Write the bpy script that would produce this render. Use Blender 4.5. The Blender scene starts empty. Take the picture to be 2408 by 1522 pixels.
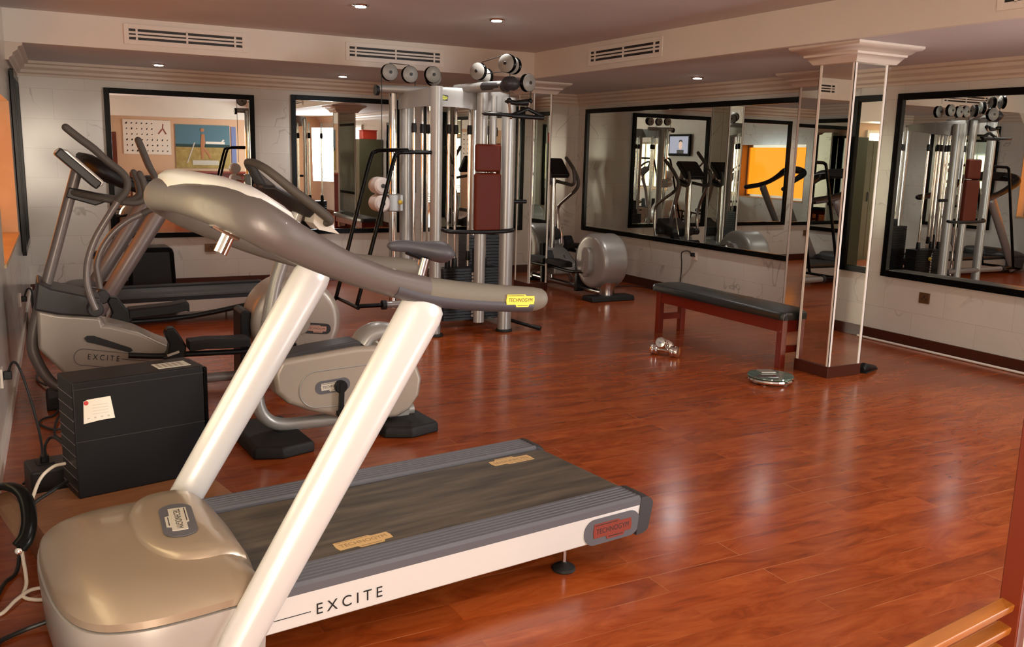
import bpy, bmesh, math, random
from mathutils import Vector, Matrix
from math import sin, cos, pi, radians
random.seed(4)
C = bpy.context.scene.collection
S = bpy.context.scene
# ---------------------------------------------------------------- camera, exposure, world
FPX, YAW, PITCH, ROLL = 2117.0, .4941, .185, .0249
Fw = Vector((sin(YAW)*cos(PITCH), cos(YAW)*cos(PITCH), -sin(PITCH)))
r0 = Vector((cos(YAW), -sin(YAW), 0)); u0 = r0.cross(Fw)
Rt = r0*cos(ROLL)+u0*sin(ROLL); Up = -r0*sin(ROLL)+u0*cos(ROLL)
cd = bpy.data.cameras.new('camera'); cam = bpy.data.objects.new('camera', cd); C.objects.link(cam)
cd.sensor_width = 36; cd.lens = 36*FPX/2408; cd.clip_start = .05; cd.clip_end = 100
mw = Matrix((( Rt.x, Up.x, -Fw.x, 0), (Rt.y, Up.y, -Fw.y, 0), (Rt.z, Up.z, -Fw.z, 1.55), (0, 0, 0, 1)))
cam.matrix_world = mw
S.camera = cam
S.view_settings.view_transform = 'Standard'; S.view_settings.look = 'None'
S.view_settings.exposure = 0.56; S.view_settings.gamma = 1.0
try: S.view_settings.use_curve_mapping = False
except Exception: pass
W = bpy.data.worlds.new('world'); S.world = W; W.use_nodes = True
W.node_tree.nodes['Background'].inputs[0].default_value = (.8, .85, 1, 1)
W.node_tree.nodes['Background'].inputs[1].default_value = .6

def area(name, loc, aim, sx, sy, power, col):
    l = bpy.data.lights.new(name, 'AREA'); l.shape = 'RECTANGLE'; l.size = sx; l.size_y = sy
    l.energy = power; l.color = col
    o = bpy.data.objects.new(name, l); C.objects.link(o); o.location = loc
    o.rotation_euler = (Vector(aim)-Vector(loc)).to_track_quat('-Z', 'Y').to_euler()
    return o
# daylight: glazed entrance behind the camera; plus an added fill lamp at the right wall
area('entrance_daylight', (.36, -1.5, 1.15), (1.5, 4, 1.1), 1.1, 1.8, 100, (1, .85, .70))
area('right_window_fill', (6.62, .45, 1.45), (0, 3.5, 1.3), 2.3, 1.25, 210, (.90, .95, 1.0))  # cool fill lamp added on the right wall, out of view

# ---------------------------------------------------------------- materials
def mat(name, col, rough=.5, metal=0., emit=None, estr=0., coat=0., spec=.5, bump=0., bscale=200., trans=0.):
    m = bpy.data.materials.new(name); m.use_nodes = True
    nt = m.node_tree; b = nt.nodes['Principled BSDF']
    b.inputs['Base Color'].default_value = (*col, 1); b.inputs['Roughness'].default_value = rough
    b.inputs['Metallic'].default_value = metal; b.inputs['Coat Weight'].default_value = coat
    b.inputs['Specular IOR Level'].default_value = spec
    b.inputs['Transmission Weight'].default_value = trans
    if emit: b.inputs['Emission Color'].default_value = (*emit, 1); b.inputs['Emission Strength'].default_value = estr
    if bump:
        n = nt.nodes.new('ShaderNodeTexNoise'); n.inputs['Scale'].default_value = bscale
        g = nt.nodes.new('ShaderNodeTexCoord'); nt.links.new(g.outputs['Object'], n.inputs['Vector'])
        k = nt.nodes.new('ShaderNodeBump'); k.inputs['Strength'].default_value = bump; k.inputs['Distance'].default_value = .002
        nt.links.new(n.outputs['Fac'], k.inputs['Height']); nt.links.new(k.outputs[0], b.inputs['Normal'])
    return m
def N(nt, t, **kw):
    n = nt.nodes.new(t)
    for k, v in kw.items():
        if k in n.inputs: n.inputs[k].default_value = v
        else: setattr(n, k, v)
    return n
def wood_floor():
    m = mat('cherry_laminate', (.3, .05, .015), .17, spec=.5); nt = m.node_tree; b = nt.nodes['Principled BSDF']; L = nt.links.new
    tc = N(nt, 'ShaderNodeTexCoord')
    br = N(nt, 'ShaderNodeTexBrick'); br.offset = .37; br.offset_frequency = 2
    br.inputs['Scale'].default_value = 1; br.inputs['Brick Width'].default_value = 1.21; br.inputs['Row Height'].default_value = .133
    br.inputs['Mortar Size'].default_value = .0011; br.inputs['Mortar Smooth'].default_value = .1; br.inputs['Bias'].default_value = 0
    br.inputs['Color1'].default_value = (.0, .0, .0, 1); br.inputs['Color2'].default_value = (1, 1, 1, 1); br.inputs['Mortar'].default_value = (.5, .5, .5, 1)
    L(tc.outputs['Object'], br.inputs['Vector'])
    # grain, shifted per plank
    mp = N(nt, 'ShaderNodeMapping'); mp.inputs['Scale'].default_value = (1.9, 6, 1); L(tc.outputs['Object'], mp.inputs['Vector'])
    ad = N(nt, 'ShaderNodeVectorMath', operation='ADD'); sc = N(nt, 'ShaderNodeVectorMath', operation='SCALE'); sc.inputs['Scale'].default_value = 37.
    L(br.outputs['Color'], sc.inputs[0]); L(mp.outputs[0], ad.inputs[0]); L(sc.outputs[0], ad.inputs[1])
    n1 = N(nt, 'ShaderNodeTexNoise'); n1.inputs['Scale'].default_value = 1.5; n1.inputs['Detail'].default_value = 7; n1.inputs['Distortion'].default_value = 1.3; n1.inputs['Roughness'].default_value = .62
    L(ad.outputs[0], n1.inputs['Vector'])
    cr = N(nt, 'ShaderNodeValToRGB'); e = cr.color_ramp.elements
    e[0].position = .25; e[0].color = (.15, .028, .008, 1); e[1].position = .75; e[1].color = (.46, .105, .022, 1)
    x = cr.color_ramp.elements.new(.42); x.color = (.30, .052, .009, 1); x = cr.color_ramp.elements.new(.53); x.color = (.35, .070, .014, 1)
    L(n1.outputs['Fac'], cr.inputs['Fac'])
    hs = N(nt, 'ShaderNodeMix', data_type='RGBA', blend_type='MULTIPLY'); hs.inputs[0].default_value = .22
    L(cr.outputs['Color'], hs.inputs[6]); L(br.outputs['Color'], hs.inputs[7])
    mo = N(nt, 'ShaderNodeMix', data_type='RGBA'); mo.inputs[7].default_value = (.50, .22, .09, 1)
    n3 = N(nt, 'ShaderNodeTexNoise'); n3.inputs['Scale'].default_value = 2.2; L(tc.outputs['Object'], n3.inputs['Vector'])
    mm = N(nt, 'ShaderNodeMath', operation='MULTIPLY'); mr = N(nt, 'ShaderNodeMapRange'); mr.inputs[1].default_value = .47; mr.inputs[2].default_value = .62
    L(n3.outputs['Fac'], mr.inputs[0]); L(br.outputs['Fac'], mm.inputs[0]); L(mr.outputs[0], mm.inputs[1])
    L(mm.outputs[0], mo.inputs[0]); L(hs.outputs[2], mo.inputs[6]); L(mo.outputs[2], b.inputs['Base Color'])
    n2 = N(nt, 'ShaderNodeTexNoise'); n2.inputs['Scale'].default_value = 3.5; n2.inputs['Detail'].default_value = 4; L(tc.outputs['Object'], n2.inputs['Vector'])
    m2 = N(nt, 'ShaderNodeMapRange'); m2.inputs[3].default_value = .13; m2.inputs[4].default_value = .26; L(n2.outputs['Fac'], m2.inputs[0]); L(m2.outputs[0], b.inputs['Roughness'])
    bp = N(nt, 'ShaderNodeBump'); bp.inputs['Strength'].default_value = .05; bp.inputs['Distance'].default_value = .004
    L(n1.outputs['Fac'], bp.inputs['Height']); L(bp.outputs[0], b.inputs['Normal'])
    return m
def marble(name, base, axis='X'):
    m = mat(name, base, .16, spec=.5); nt = m.node_tree; b = nt.nodes['Principled BSDF']; L = nt.links.new
    tc = N(nt, 'ShaderNodeTexCoord'); sp = N(nt, 'ShaderNodeSeparateXYZ'); cb = N(nt, 'ShaderNodeCombineXYZ')
    L(tc.outputs['Object'], sp.inputs[0]); L(sp.outputs[0 if axis == 'X' else 1], cb.inputs[0]); L(sp.outputs[2], cb.inputs[1])
    br = N(nt, 'ShaderNodeTexBrick'); br.inputs['Scale'].default_value = 1; br.inputs['Brick Width'].default_value = .6; br.inputs['Row Height'].default_value = .30
    br.inputs['Mortar Size'].default_value = .0022; br.inputs['Mortar Smooth'].default_value = .2
    br.inputs['Color1'].default_value = (0, 0, 0, 1); br.inputs['Color2'].default_value = (1, 1, 1, 1)
    L(cb.outputs[0], br.inputs['Vector'])
    sc = N(nt, 'ShaderNodeVectorMath', operation='SCALE'); sc.inputs['Scale'].default_value = 9.; ad = N(nt, 'ShaderNodeVectorMath', operation='ADD')
    L(br.outputs['Color'], sc.inputs[0]); L(tc.outputs['Object'], ad.inputs[0]); L(sc.outputs[0], ad.inputs[1])
    n1 = N(nt, 'ShaderNodeTexNoise'); n1.inputs['Scale'].default_value = .75; n1.inputs['Detail'].default_value = 4; n1.inputs['Distortion'].default_value = .9; L(ad.outputs[0], n1.inputs['Vector'])
    ab = N(nt, 'ShaderNodeMath', operation='SUBTRACT'); ab.inputs[1].default_value = .5; L(n1.outputs['Fac'], ab.inputs[0])
    a2 = N(nt, 'ShaderNodeMath', operation='ABSOLUTE'); L(ab.outputs[0], a2.inputs[0])
    mr = N(nt, 'ShaderNodeMapRange'); mr.inputs[1].default_value = 0; mr.inputs[2].default_value = .006; mr.inputs[3].default_value = .5; mr.inputs[4].default_value = 0; L(a2.outputs[0], mr.inputs[0])
    n2 = N(nt, 'ShaderNodeTexNoise'); n2.inputs['Scale'].default_value = 1.6; n2.inputs['Detail'].default_value = 3; L(tc.outputs['Object'], n2.inputs['Vector'])
    g2 = N(nt, 'ShaderNodeMapRange'); g2.inputs[1].default_value = .42; g2.inputs[2].default_value = .60; L(n2.outputs['Fac'], g2.inputs[0])
    vm = N(nt, 'ShaderNodeMath', operation='MULTIPLY'); L(mr.outputs[0], vm.inputs[0]); L(g2.outputs[0], vm.inputs[1])
    tone = N(nt, 'ShaderNodeMix', data_type='RGBA'); tone.inputs[6].default_value = (*base, 1); tone.inputs[7].default_value = (base[0]*.84, base[1]*.86, base[2]*.86, 1)
    n4 = N(nt, 'ShaderNodeTexNoise'); n4.inputs['Scale'].default_value = 2.5; n4.inputs['Detail'].default_value = 4; L(ad.outputs[0], n4.inputs['Vector']); L(n4.outputs['Fac'], tone.inputs[0])
    v = N(nt, 'ShaderNodeMix', data_type='RGBA'); v.inputs[7].default_value = (.13, .10, .085, 1); L(vm.outputs[0], v.inputs[0]); L(tone.outputs[2], v.inputs[6])
    mo = N(nt, 'ShaderNodeMix', data_type='RGBA'); mo.inputs[7].default_value = (.26, .20, .15, 1); jm = N(nt, 'ShaderNodeMath', operation='MULTIPLY'); jm.inputs[1].default_value = .32
    L(br.outputs['Fac'], jm.inputs[0]); L(jm.outputs[0], mo.inputs[0]); L(v.outputs[2], mo.inputs[6]); L(mo.outputs[2], b.inputs['Base Color'])
    return m
def noisy(name, c1, c2, scale, rough, stretch=(1, 1, 1), **kw):
    m = mat(name, c1, rough, **kw); nt = m.node_tree; b = nt.nodes['Principled BSDF']; L = nt.links.new
    tc = N(nt, 'ShaderNodeTexCoord'); mp = N(nt, 'ShaderNodeMapping'); mp.inputs['Scale'].default_value = stretch
    n = N(nt, 'ShaderNodeTexNoise'); n.inputs['Scale'].default_value = scale; n.inputs['Detail'].default_value = 6
    cr = N(nt, 'ShaderNodeValToRGB'); cr.color_ramp.elements[0].color = (*c1, 1); cr.color_ramp.elements[1].color = (*c2, 1)
    cr.color_ramp.elements[0].position = .35; cr.color_ramp.elements[1].position = .68
    L(tc.outputs['Object'], mp.inputs[0]); L(mp.outputs[0], n.inputs['Vector']); L(n.outputs['Fac'], cr.inputs[0]); L(cr.outputs[0], b.inputs['Base Color'])
    return m
floor_m = wood_floor()
wall_x = marble('cream_marble_back', (.66, .62, .55), 'X'); wall_y = marble('cream_marble_side', (.68, .64, .58), 'Y')
paint = noisy('ceiling_paint', (.58, .56, .57), (.64, .62, .62), 1.2, .7)
bulk = noisy('bulkhead_paint', (.72, .66, .59), (.79, .73, .65), 1.0, .5)
corn = noisy('cornice_plaster', (.60, .50, .40), (.66, .57, .47), 2.0, .5)
cap_m = mat('white_plaster', (.68, .60, .52), .45)
trimw = mat('white_trim', (.80, .74, .67), .3)
skirt = mat('dark_red_skirting', (.060, .014, .008), .25)
mirror = mat('mirror_glass', (.80, .84, .80), .0, 1.0)
mirror_old = mat('aged_mirror_glass', (.62, .66, .58), .02, 1.0)
blackf = mat('black_lacquer', (.002, .002, .002), .22, spec=.12)
black = mat('black_plastic', (.007, .007, .008), .4, spec=.3)
pulm = mat('pulley_grey', (.26, .25, .23), .4)
rubber = mat('black_rubber', (.011, .010, .010), .6, spec=.3, bump=.3)
silver = mat('silver_paint', (.34, .33, .315), .36, .35, coat=.15); silvers = mat('skirt_silver', (.47, .445, .42), .34, .35, coat=.2)
silverw = mat('bright_silver_paint', (.66, .65, .65), .30, .15, coat=.25)
silverd = mat('warm_grey_metallic', (.20, .172, .162), .40, .3, coat=.1); armg = mat('console_arm_grey', (.12, .102, .098), .42, .25, coat=.1)
taupe = mat('taupe_metallic', (.36, .275, .20), .34, .3, coat=.25)
bgrey = mat('body_grey', (.37, .32, .27), .36, .2, coat=.15)
dgrey = mat('dark_grey_plastic', (.036, .033, .035), .42, spec=.35, bump=.15)
insertm = mat('slate_insert', (.055, .052, .062), .4); slate = mat('slate_grey_plastic', (.098, .098, .115), .45, bump=.1)
gripm = mat('grip_foam', (.085, .070, .058), .62, bump=.4, bscale=400)
gripg = mat('grey_grip_rubber', (.14, .125, .10), .6, bump=.2)
chrome = mat('chrome', (.85, .83, .80), .08, 1.0)
steel = mat('steel', (.55, .55, .55), .25, 1.0)
belt_m = noisy('running_belt', (.040, .033, .026), (.110, .085, .060), 3.0, .55, (1, 9, 1))
belt_k = mat('black_running_belt', (.010, .010, .010), .5)
redpad = mat('oxblood_vinyl', (.12, .016, .005), .55, spec=.25, bump=.15, bscale=120)
yellow = mat('yellow_label', (.85, .62, .08), .4); yel2 = mat('lime_label', (.50, .52, .04), .4)
redlab = mat('red_label', (.22, .035, .02), .5); tan = mat('tan_label', (.62, .40, .17), .5); silvlab = mat('silver_label', (.55, .50, .43), .4)
rosel = mat('rose_label', (.50, .27, .20), .5)
ink = mat('black_ink', (.012, .012, .014), .5)
paper = mat('white_paper', (.80, .74, .66), .7); paper2 = mat('paper_grey', (.55, .52, .46), .7); redink = mat('red_ink', (.6, .05, .05), .6)
cab_b = mat('black_cable', (.010, .010, .010), .5); cab_w = mat('white_cable', (.75, .66, .56), .5)
benchw = mat('mahogany', (.17, .016, .006), .3, coat=.2)
blackv = mat('black_vinyl', (.012, .014, .013), .32, bump=.1, bscale=90)
standw = noisy('orange_wood', (.22, .085, .035), (.30, .125, .05), 6, .4, (1, 8, 8))
slatw = noisy('honey_wood', (.30, .095, .012), (.40, .135, .02), 5, .4, (1, 9, 9)); postw = mat('red_brown_post', (.13, .018, .006), .3)
wpost = mat('white_door_jamb', (.75, .70, .68), .4)
sillm = noisy('sill_paint', (.52, .36, .20), (.60, .44, .26), 4, .5)
alu = mat('aluminium', (.50, .45, .38), .35, .7)
lampm = mat('lamp_glow', (1, 1, 1), .5, emit=(1, .97, .92), estr=40)
glowd = mat('daylit_pane', (1, 1, 1), .5, emit=(1, .84, .50), estr=2.6)
glowo = mat('orange_lit_room', (.8, .3, .05), .6, emit=(1, .27, .012), estr=1.25)
glasst = mat('glass_panel', (.30, .42, .36), .03, 0, trans=.7)
white = mat('white_foam', (.72, .66, .62), .55)
brass = mat('brass_plate', (.16, .09, .04), .4, .6)
sockw = mat('white_socket', (.74, .66, .58), .4)
peach = mat('peach_wall_paint', (.62, .40, .26), .6)
olive = mat('olive_steel', (.10, .095, .05), .5); sand = mat('beige_steel', (.40, .34, .25), .5)
blued = mat('blue_dark_plastic', (.03, .045, .055), .5); redbx = mat('red_plastic', (.7, .06, .03), .4)
tvs = mat('tv_picture', (.2, .2, .25), .4, emit=(.28, .27, .38), estr=.9); tvf = mat('tv_face', (.4, .25, .2), .4, emit=(.62, .38, .32), estr=.9)
tvd = mat('tv_hair', (.02, .015, .02), .4)

# ---------------------------------------------------------------- mesh tools
def V(*a): return Vector(a)
def cat(pts, n=6):
    out = []; P = [Vector(p) for p in pts]; P = [P[0]*2-P[1]] + P + [P[-1]*2-P[-2]]
    for i in range(1, len(P)-2):
        for k in range(n):
            t = k/n; a, b, c, d = P[i-1], P[i], P[i+1], P[i+2]
            out.append(.5*((2*b)+(-a+c)*t+(2*a-5*b+4*c-d)*t*t+(-a+3*b-3*c+d)*t**3))
    out.append(P[-2]); return out
class M:
    def __init__(s): s.b = bmesh.new()
    def face(s, vs):
        try: return s.b.faces.new(vs)
        except ValueError: return None
    def loft(s, rings, close=False, caps=True):
        R = [[s.b.verts.new(p) for p in r] for r in rings]; n = len(R[0])
        for i in range(len(R)-(0 if close else 1)):
            A, B = R[i], R[(i+1) % len(R)]
            for k in range(n): s.face((A[k], A[(k+1) % n], B[(k+1) % n], B[k]))
        if caps and not close: s.face(R[0][::-1]); s.face(R[-1])
        return s
    def box(s, x0, x1, y0, y1, z0, z1):
        return s.loft([[V(x0, y0, z), V(x1, y0, z), V(x1, y1, z), V(x0, y1, z)] for z in (z0, z1)])
    def obox(s, c, ax, ay, az):  # oriented box: half vectors
        c, ax, ay, az = map(Vector, (c, ax, ay, az))
        return s.loft([[c-ax-ay+q*az, c+ax-ay+q*az, c+ax+ay+q*az, c-ax+ay+q*az] for q in (-1, 1)])
    def prism(s, pts, a, b, plane='xz'):
        def m(p, t): return V(p[0], t, p[1]) if plane == 'xz' else (V(t, p[0], p[1]) if plane == 'yz' else V(p[0], p[1], t))
        return s.loft([[m(p, a) for p in pts], [m(p, b) for p in pts]])
    def tube(s, pts, r, seg=12, w=None, up=(0, 0, 1), smooth=0, closed=False, roundend=False):
        P = [Vector(p) for p in pts]
        rr = list(r) if isinstance(r, (list, tuple)) else [r]*len(P)
        ww = list(w) if isinstance(w, (list, tuple)) else ([w]*len(P) if w is not None else rr)
        if smooth:
            Q = cat(P, smooth); m = len(Q)
            def ip(L): return [L[min(i//smooth, len(L)-1)]*(1-(i % smooth)/smooth)+L[min(i//smooth+1, len(L)-1)]*((i % smooth)/smooth) for i in range(m)]
            rr, ww = ip(rr), ip(ww); P = Q
        if roundend:
            for side in (0, 1):
                a, b = (P[0], P[1]) if side == 0 else (P[-1], P[-2]); d = (a-b).normalized(); R0 = rr[0] if side == 0 else rr[-1]; W0 = ww[0] if side == 0 else ww[-1]
                ext = [(a+d*R0*sin(t), R0*cos(t), W0*cos(t)) for t in (.4, .8, 1.15, 1.45)]
                for q, x, y in ext:
                    if side == 0: P.insert(0, q); rr.insert(0, x); ww.insert(0, y)
                    else: P.append(q); rr.append(x); ww.append(y)
        rings = []; n = len(P); prev = None
        for i in range(n):
            if closed: t = P[(i+1) % n]-P[i-1]
            else: t = P[min(i+1, n-1)]-P[max(i-1, 0)]
            t.normalize(); u = Vector(up)
            if prev is None:
                if abs(t.dot(u)) > .95: u = Vector((1, 0, 0)) if abs(t.x) < .9 else Vector((0, 1, 0))
                sd = t.cross(u).normalized()
            else:
                sd = prev-t*prev.dot(t); sd.normalize()
            prev = sd; uu = sd.cross(t)
            rings.append([P[i]+sd*ww[i]*cos(a)+uu*rr[i]*sin(a) for a in [2*pi*k/seg for k in range(seg)]])
        return s.loft(rings, close=closed)
    def lathe(s, prof, c, axis=(0, 0, 1), seg=32):  # prof: (r, h)
        c = Vector(c); ax = Vector(axis).normalized(); a = ax.orthogonal().normalized(); b = ax.cross(a)
        return s.loft([[c+ax*h+(a*cos(t)+b*sin(t))*max(r, .0003) for t in [2*pi*k/seg for k in range(seg)]] for r, h in prof])
    def disc(s, c, axis, r, h, seg=32, bev=.15):
        e = min(r, h)*bev
        return s.lathe([(r-e, -h/2), (r, -h/2+e), (r, h/2-e), (r-e, h/2)], c, axis, seg)
    def ball(s, c, r, sc=(1, 1, 1), seg=16):
        c = Vector(c); rings = []
        for i in range(1, seg//2+0):
            a = pi*i/(seg//2); rings.append([c+V(r*sin(a)*cos(t)*sc[0], r*sin(a)*sin(t)*sc[1], -r*cos(a)*sc[2]) for t in [2*pi*k/seg for k in range(seg)]])
        return s.loft(rings)
    def build(s, name, m, parent=None, bevel=0., ang=38, seg=2):
        b = s.b; bmesh.ops.recalc_face_normals(b, faces=b.faces)
        for f in b.faces: f.smooth = True
        for e in b.edges:
            if len(e.link_faces) == 2 and e.calc_face_angle(0) > radians(ang): e.smooth = False
        me = bpy.data.meshes.new(name); b.to_mesh(me); b.free(); me.materials.append(m)
        o = bpy.data.objects.new(name, me); C.objects.link(o)
        if parent: o.parent = parent
        if bevel:
            k = o.modifiers.new('bevel', 'BEVEL'); k.width = bevel; k.segments = seg; k.limit_method = 'ANGLE'; k.angle_limit = radians(ang); k.harden_normals = True
        return o
def tag(o, label, catg, group=None, kind=None):
    if label: o['label'] = label
    if catg: o['category'] = catg
    if group: o['group'] = group
    if kind: o['kind'] = kind
    return o
def thing(name, label, catg, loc=(0, 0, 0), rot=0, group=None):
    o = bpy.data.objects.new(name, None); C.objects.link(o); o.location = loc; o.rotation_euler = (0, 0, radians(rot)); o.empty_display_size = .1
    return tag(o, label, catg, group)
def struct(o): o['kind'] = 'structure'; return o
def dup(root, loc, rot=None, label=None, swap=None):
    def cp(o, par):
        c = o.copy(); C.objects.link(c)
        if par: c.parent = par
        for ch in [x for x in bpy.data.objects if x.parent == o and x != c]: cp(ch, c)
        return c
    r = cp(root, None); r.location = loc
    if rot is not None: r.rotation_euler = (0, 0, radians(rot))
    if label: r['label'] = label
    return r
def basis(o, x, y):  # matrix: local x -> x, local y -> y
    x = Vector(x).normalized(); y = Vector(y); y = (y-x*y.dot(x)).normalized(); z = x.cross(y); m = Matrix((x, y, z)).transposed().to_4x4(); m.translation = Vector(o); return m
def lettering(txt, o, x, y, size, m, parent, name='lettering', space=1.0, ext=.0004, align='CENTER', width=None):
    cu = bpy.data.curves.new('t', 'FONT'); cu.body = txt; cu.size = size; cu.extrude = ext; cu.align_x = align; cu.align_y = 'CENTER'; cu.space_character = space
    t = bpy.data.objects.new('t', cu); C.objects.link(t); bpy.context.view_layer.update()
    me = bpy.data.meshes.new_from_object(t); bpy.data.objects.remove(t); bpy.data.curves.remove(cu)
    if width:
        xs = [v.co.x for v in me.vertices]; k = width/(max(xs)-min(xs))
        for v in me.vertices: v.co.x *= k
    me.transform(basis(o, x, y)); me.materials.clear(); me.materials.append(m)
    ob = bpy.data.objects.new(name, me); C.objects.link(ob); ob.parent = parent; return ob
def decal(pts, o, x, y, m, parent, name, th=.0016, bevel=0):
    Mx = basis(o, x, y); b = M()
    b.loft([[Mx @ V(px, py, z) for px, py in pts] for z in (-.001, th)])
    return b.build(name, m, parent, bevel)
def rrect(w, h, r, n=6):
    out = []
    for cx, cy, a0 in ((w/2-r, h/2-r, 0), (-w/2+r, h/2-r, 90), (-w/2+r, -h/2+r, 180), (w/2-r, -h/2+r, 270)):
        out += [(cx+r*cos(radians(a0+90*k/n)), cy+r*sin(radians(a0+90*k/n))) for k in range(n+1)]
    return out
def logo(o, x, y, w, plate, txtm, parent, oval=None, th=.002):
    """stepped name plate with two rules, optional oval backing"""
    o = Vector(o); z = Vector(x).normalized().cross(Vector(y).normalized()).normalized()
    if oval: bk = decal(rrect(w*1.5, w*.56, w*.27), o, x, y, oval, parent, 'badge', .002); o = o+z*.002; parent_l = parent
    h = w*.13
    pts = [(-.5*w, -h), (-.52*w, 0), (-.5*w, h), (-.5*w, h*1.35), (.16*w, h*1.35), (.2*w, h), (.5*w, h), (.52*w, 0), (.5*w, -h), (.34*w, -h), (.3*w, -h*1.6), (-.14*w, -h*1.6), (-.18*w, -h)]
    pl = decal(pts, o, x, y, plate, parent, 'name_plate', th)
    o2 = o+z*th
    lt = lettering('TECHNOGYM', o2, x, y, w*.16, txtm, pl, 'lettering', width=w*.88)
    xv, yv = Vector(x).normalized(), Vector(y).normalized()
    b = M()
    for cx, cy, ln in ((-.17, 1.08, .6), (.08, -1.22, .38)):
        c = o2+xv*cx*w+yv*cy*h
        b.obox(c, xv*ln*w/2, yv*w*.008, z*.0004)
    b.build('rule', txtm, pl)
    return pl

# ---------------------------------------------------------------- setting
XR, YB, YN, ZC, ZS = 6.65, 10.59, -1.6, 2.62, 2.36
def lx(y): return -.19+(y-4.86)*.0285
struct(M().box(-.9, XR+.3, YN-.3, YB+.3, -.1, 0).build('floor', floor_m))
b = M(); b.loft([[V(-1, YN-.2, z), V(4.85, YN-.2, z), V(4.85, 8.65, z), V(-1, 8.65, z)] for z in (ZC, ZC+.15)]); struct(b.build('ceiling', paint))
b = M(); b.loft([[V(-1, 8.652, z), V(4.852, 8.652, z), V(4.852, YN-.2, z), V(XR+.2, YN-.2, z), V(XR+.2, YB+.2, z), V(-1, YB+.2, z)] for z in (ZS, ZS+.02)])
struct(b.build('ceiling', paint))
b = M(); b.box(-1, 4.85, 8.65, 8.70, ZS-.002, ZC+.1); b.box(4.85, 4.90, YN-.2, 8.70, ZS-.002, ZC+.1); b.box(-1, 4.85, YN-.1, YN+.55, ZS-.15, ZC+.1)
struct(b.build('trim_1', bulk))
struct(M().box(-.6, XR+.2, YB, YB+.2, -.05, ZS+.1).build('wall_back', wall_x))
struct(M().box(XR, XR+.2, YN-.2, YB+.2, -.05, ZS+.1).build('wall_right', wall_y))
struct(M().box(-1, XR+.2, YN-.2, YN, -.05, ZC+.1).build('wall_near', peach))
# left wall with two window openings
W1 = (2.15, 3.75, .83, 1.95); W2 = (6.3, 8.6, .81, 1.88)
b = M()
def lseg(y0, y1, z0, z1, t=.32):
    b.loft([[V(lx(y0), y0, z), V(lx(y1), y1, z), V(lx(y1)-t, y1, z), V(lx(y0)-t, y0, z)] for z in (z0, z1)])
ys = [YN-.2, W1[0], W1[1], W2[0], W2[1], YB+.1]
for i in range(5):
    y0, y1 = ys[i], ys[i+1]
    if i in (1, 3):
        w = W1 if i == 1 else W2
        lseg(y0, y1, -.05, w[2]); lseg(y0, y1, w[3], ZC+.1)
    else: lseg(y0, y1, -.05, ZC+.1)
struct(b.build('wall_left', wall_y))
def window(n, w, pane_m, mull):
    y0, y1, z0, z1 = w; root = bpy.data.objects.new('window_%d' % n, None); C.objects.link(root); root['kind'] = 'structure'
    x0, x1 = lx(y0)-.22, lx(y1)-.22
    def p(y, z, d=0): return V(lx(y)-.22+d, y, z)
    f = M()
    for a, c in ((y0, y0+.05), (y1-.05, y1)): f.loft([[p(a, z), p(c, z), p(c, z, .05), p(a, z, .05)] for z in (z0, z1)])
    for a, c in ((z0, z0+.05), (z1-.05, z1)): f.loft([[p(y0, z), p(y1, z), p(y1, z, .05), p(y0, z, .05)] for z in (a, c)])
    for k in mull: f.loft([[p(k-.02, z), p(k+.02, z), p(k+.02, z, .04), p(k-.02, z, .04)] for z in (z0, z1)])
    f.build('window_frame', alu, root)
    g = M(); g.loft([[p(y0, z, .01), p(y1, z, .01), p(y1, z, .016), p(y0, z, .016)] for z in (z0, z1)]); g.build('window_glass', pane_m, root)
    s = M(); s.loft([[p(y0, z, .0), p(y1, z, .0), V(lx(y1)+.012, y1, z), V(lx(y0)+.012, y0, z)] for z in (z0-.02, z0+.006)]); s.build('window_sill', sillm, root)
    r = M(); r.loft([[p(y1-.008, z, .05), p(y1, z, .05), V(lx(y1)+.002, y1, z), V(lx(y1)+.002, y1-.008, z)] for z in (z0, z1)])
    r.loft([[p(y0, z, .05), p(y0+.008, z, .05), V(lx(y0)+.002, y0+.008, z), V(lx(y0)+.002, y0, z)] for z in (z0, z1)])
    r.build('window_reveal', sillm, root)
    return root
window(1, W1, glowd, [2.5, 2.9, 3.3]); window(2, W2, glowo, [7.7])
# near wall windows and entrance (behind the camera)
def nearwin(n, x0, x1, z0, z1, m, mull):
    root = bpy.data.objects.new('window_%d' % n, None); C.objects.link(root); root['kind'] = 'structure'
    M().box(x0, x1, YN, YN+.012, z0, z1).build('window_glass', m, root)
    f = M(); f.box(x0-.05, x0, YN, YN+.05, z0-.05, z1+.05); f.box(x1, x1+.05, YN, YN+.05, z0-.05, z1+.05); f.box(x0, x1, YN, YN+.05, z1, z1+.05); f.box(x0, x1, YN, YN+.05, z0-.05, z0)
    for k in mull: f.box(k-.015, k+.015, YN, YN+.04, z0, z1)
    f.build('window_frame', alu, root)
nearwin(3, -.2, .9, .25, 2.05, glowd, [.35])
root = bpy.data.objects.new('window_4', None); C.objects.link(root); root['kind'] = 'structure'  # added unseen window: frame and glowing pane around the right-wall fill lamp
f = M(); f.box(XR-.045, XR, -.76, -.70, .78, 2.13); f.box(XR-.045, XR, 1.60, 1.66, .78, 2.13); f.box(XR-.045, XR, -.70, 1.60, 2.07, 2.13); f.box(XR-.045, XR, -.70, 1.60, .78, .83)
for k in (.05, .85): f.box(XR-.045, XR-.015, k-.02, k+.02, .83, 2.07)
f.build('window_frame', alu, root); M().box(XR-.012, XR, -.70, 1.60, .83, 2.07).build('window_glass', glowd, root)
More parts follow.
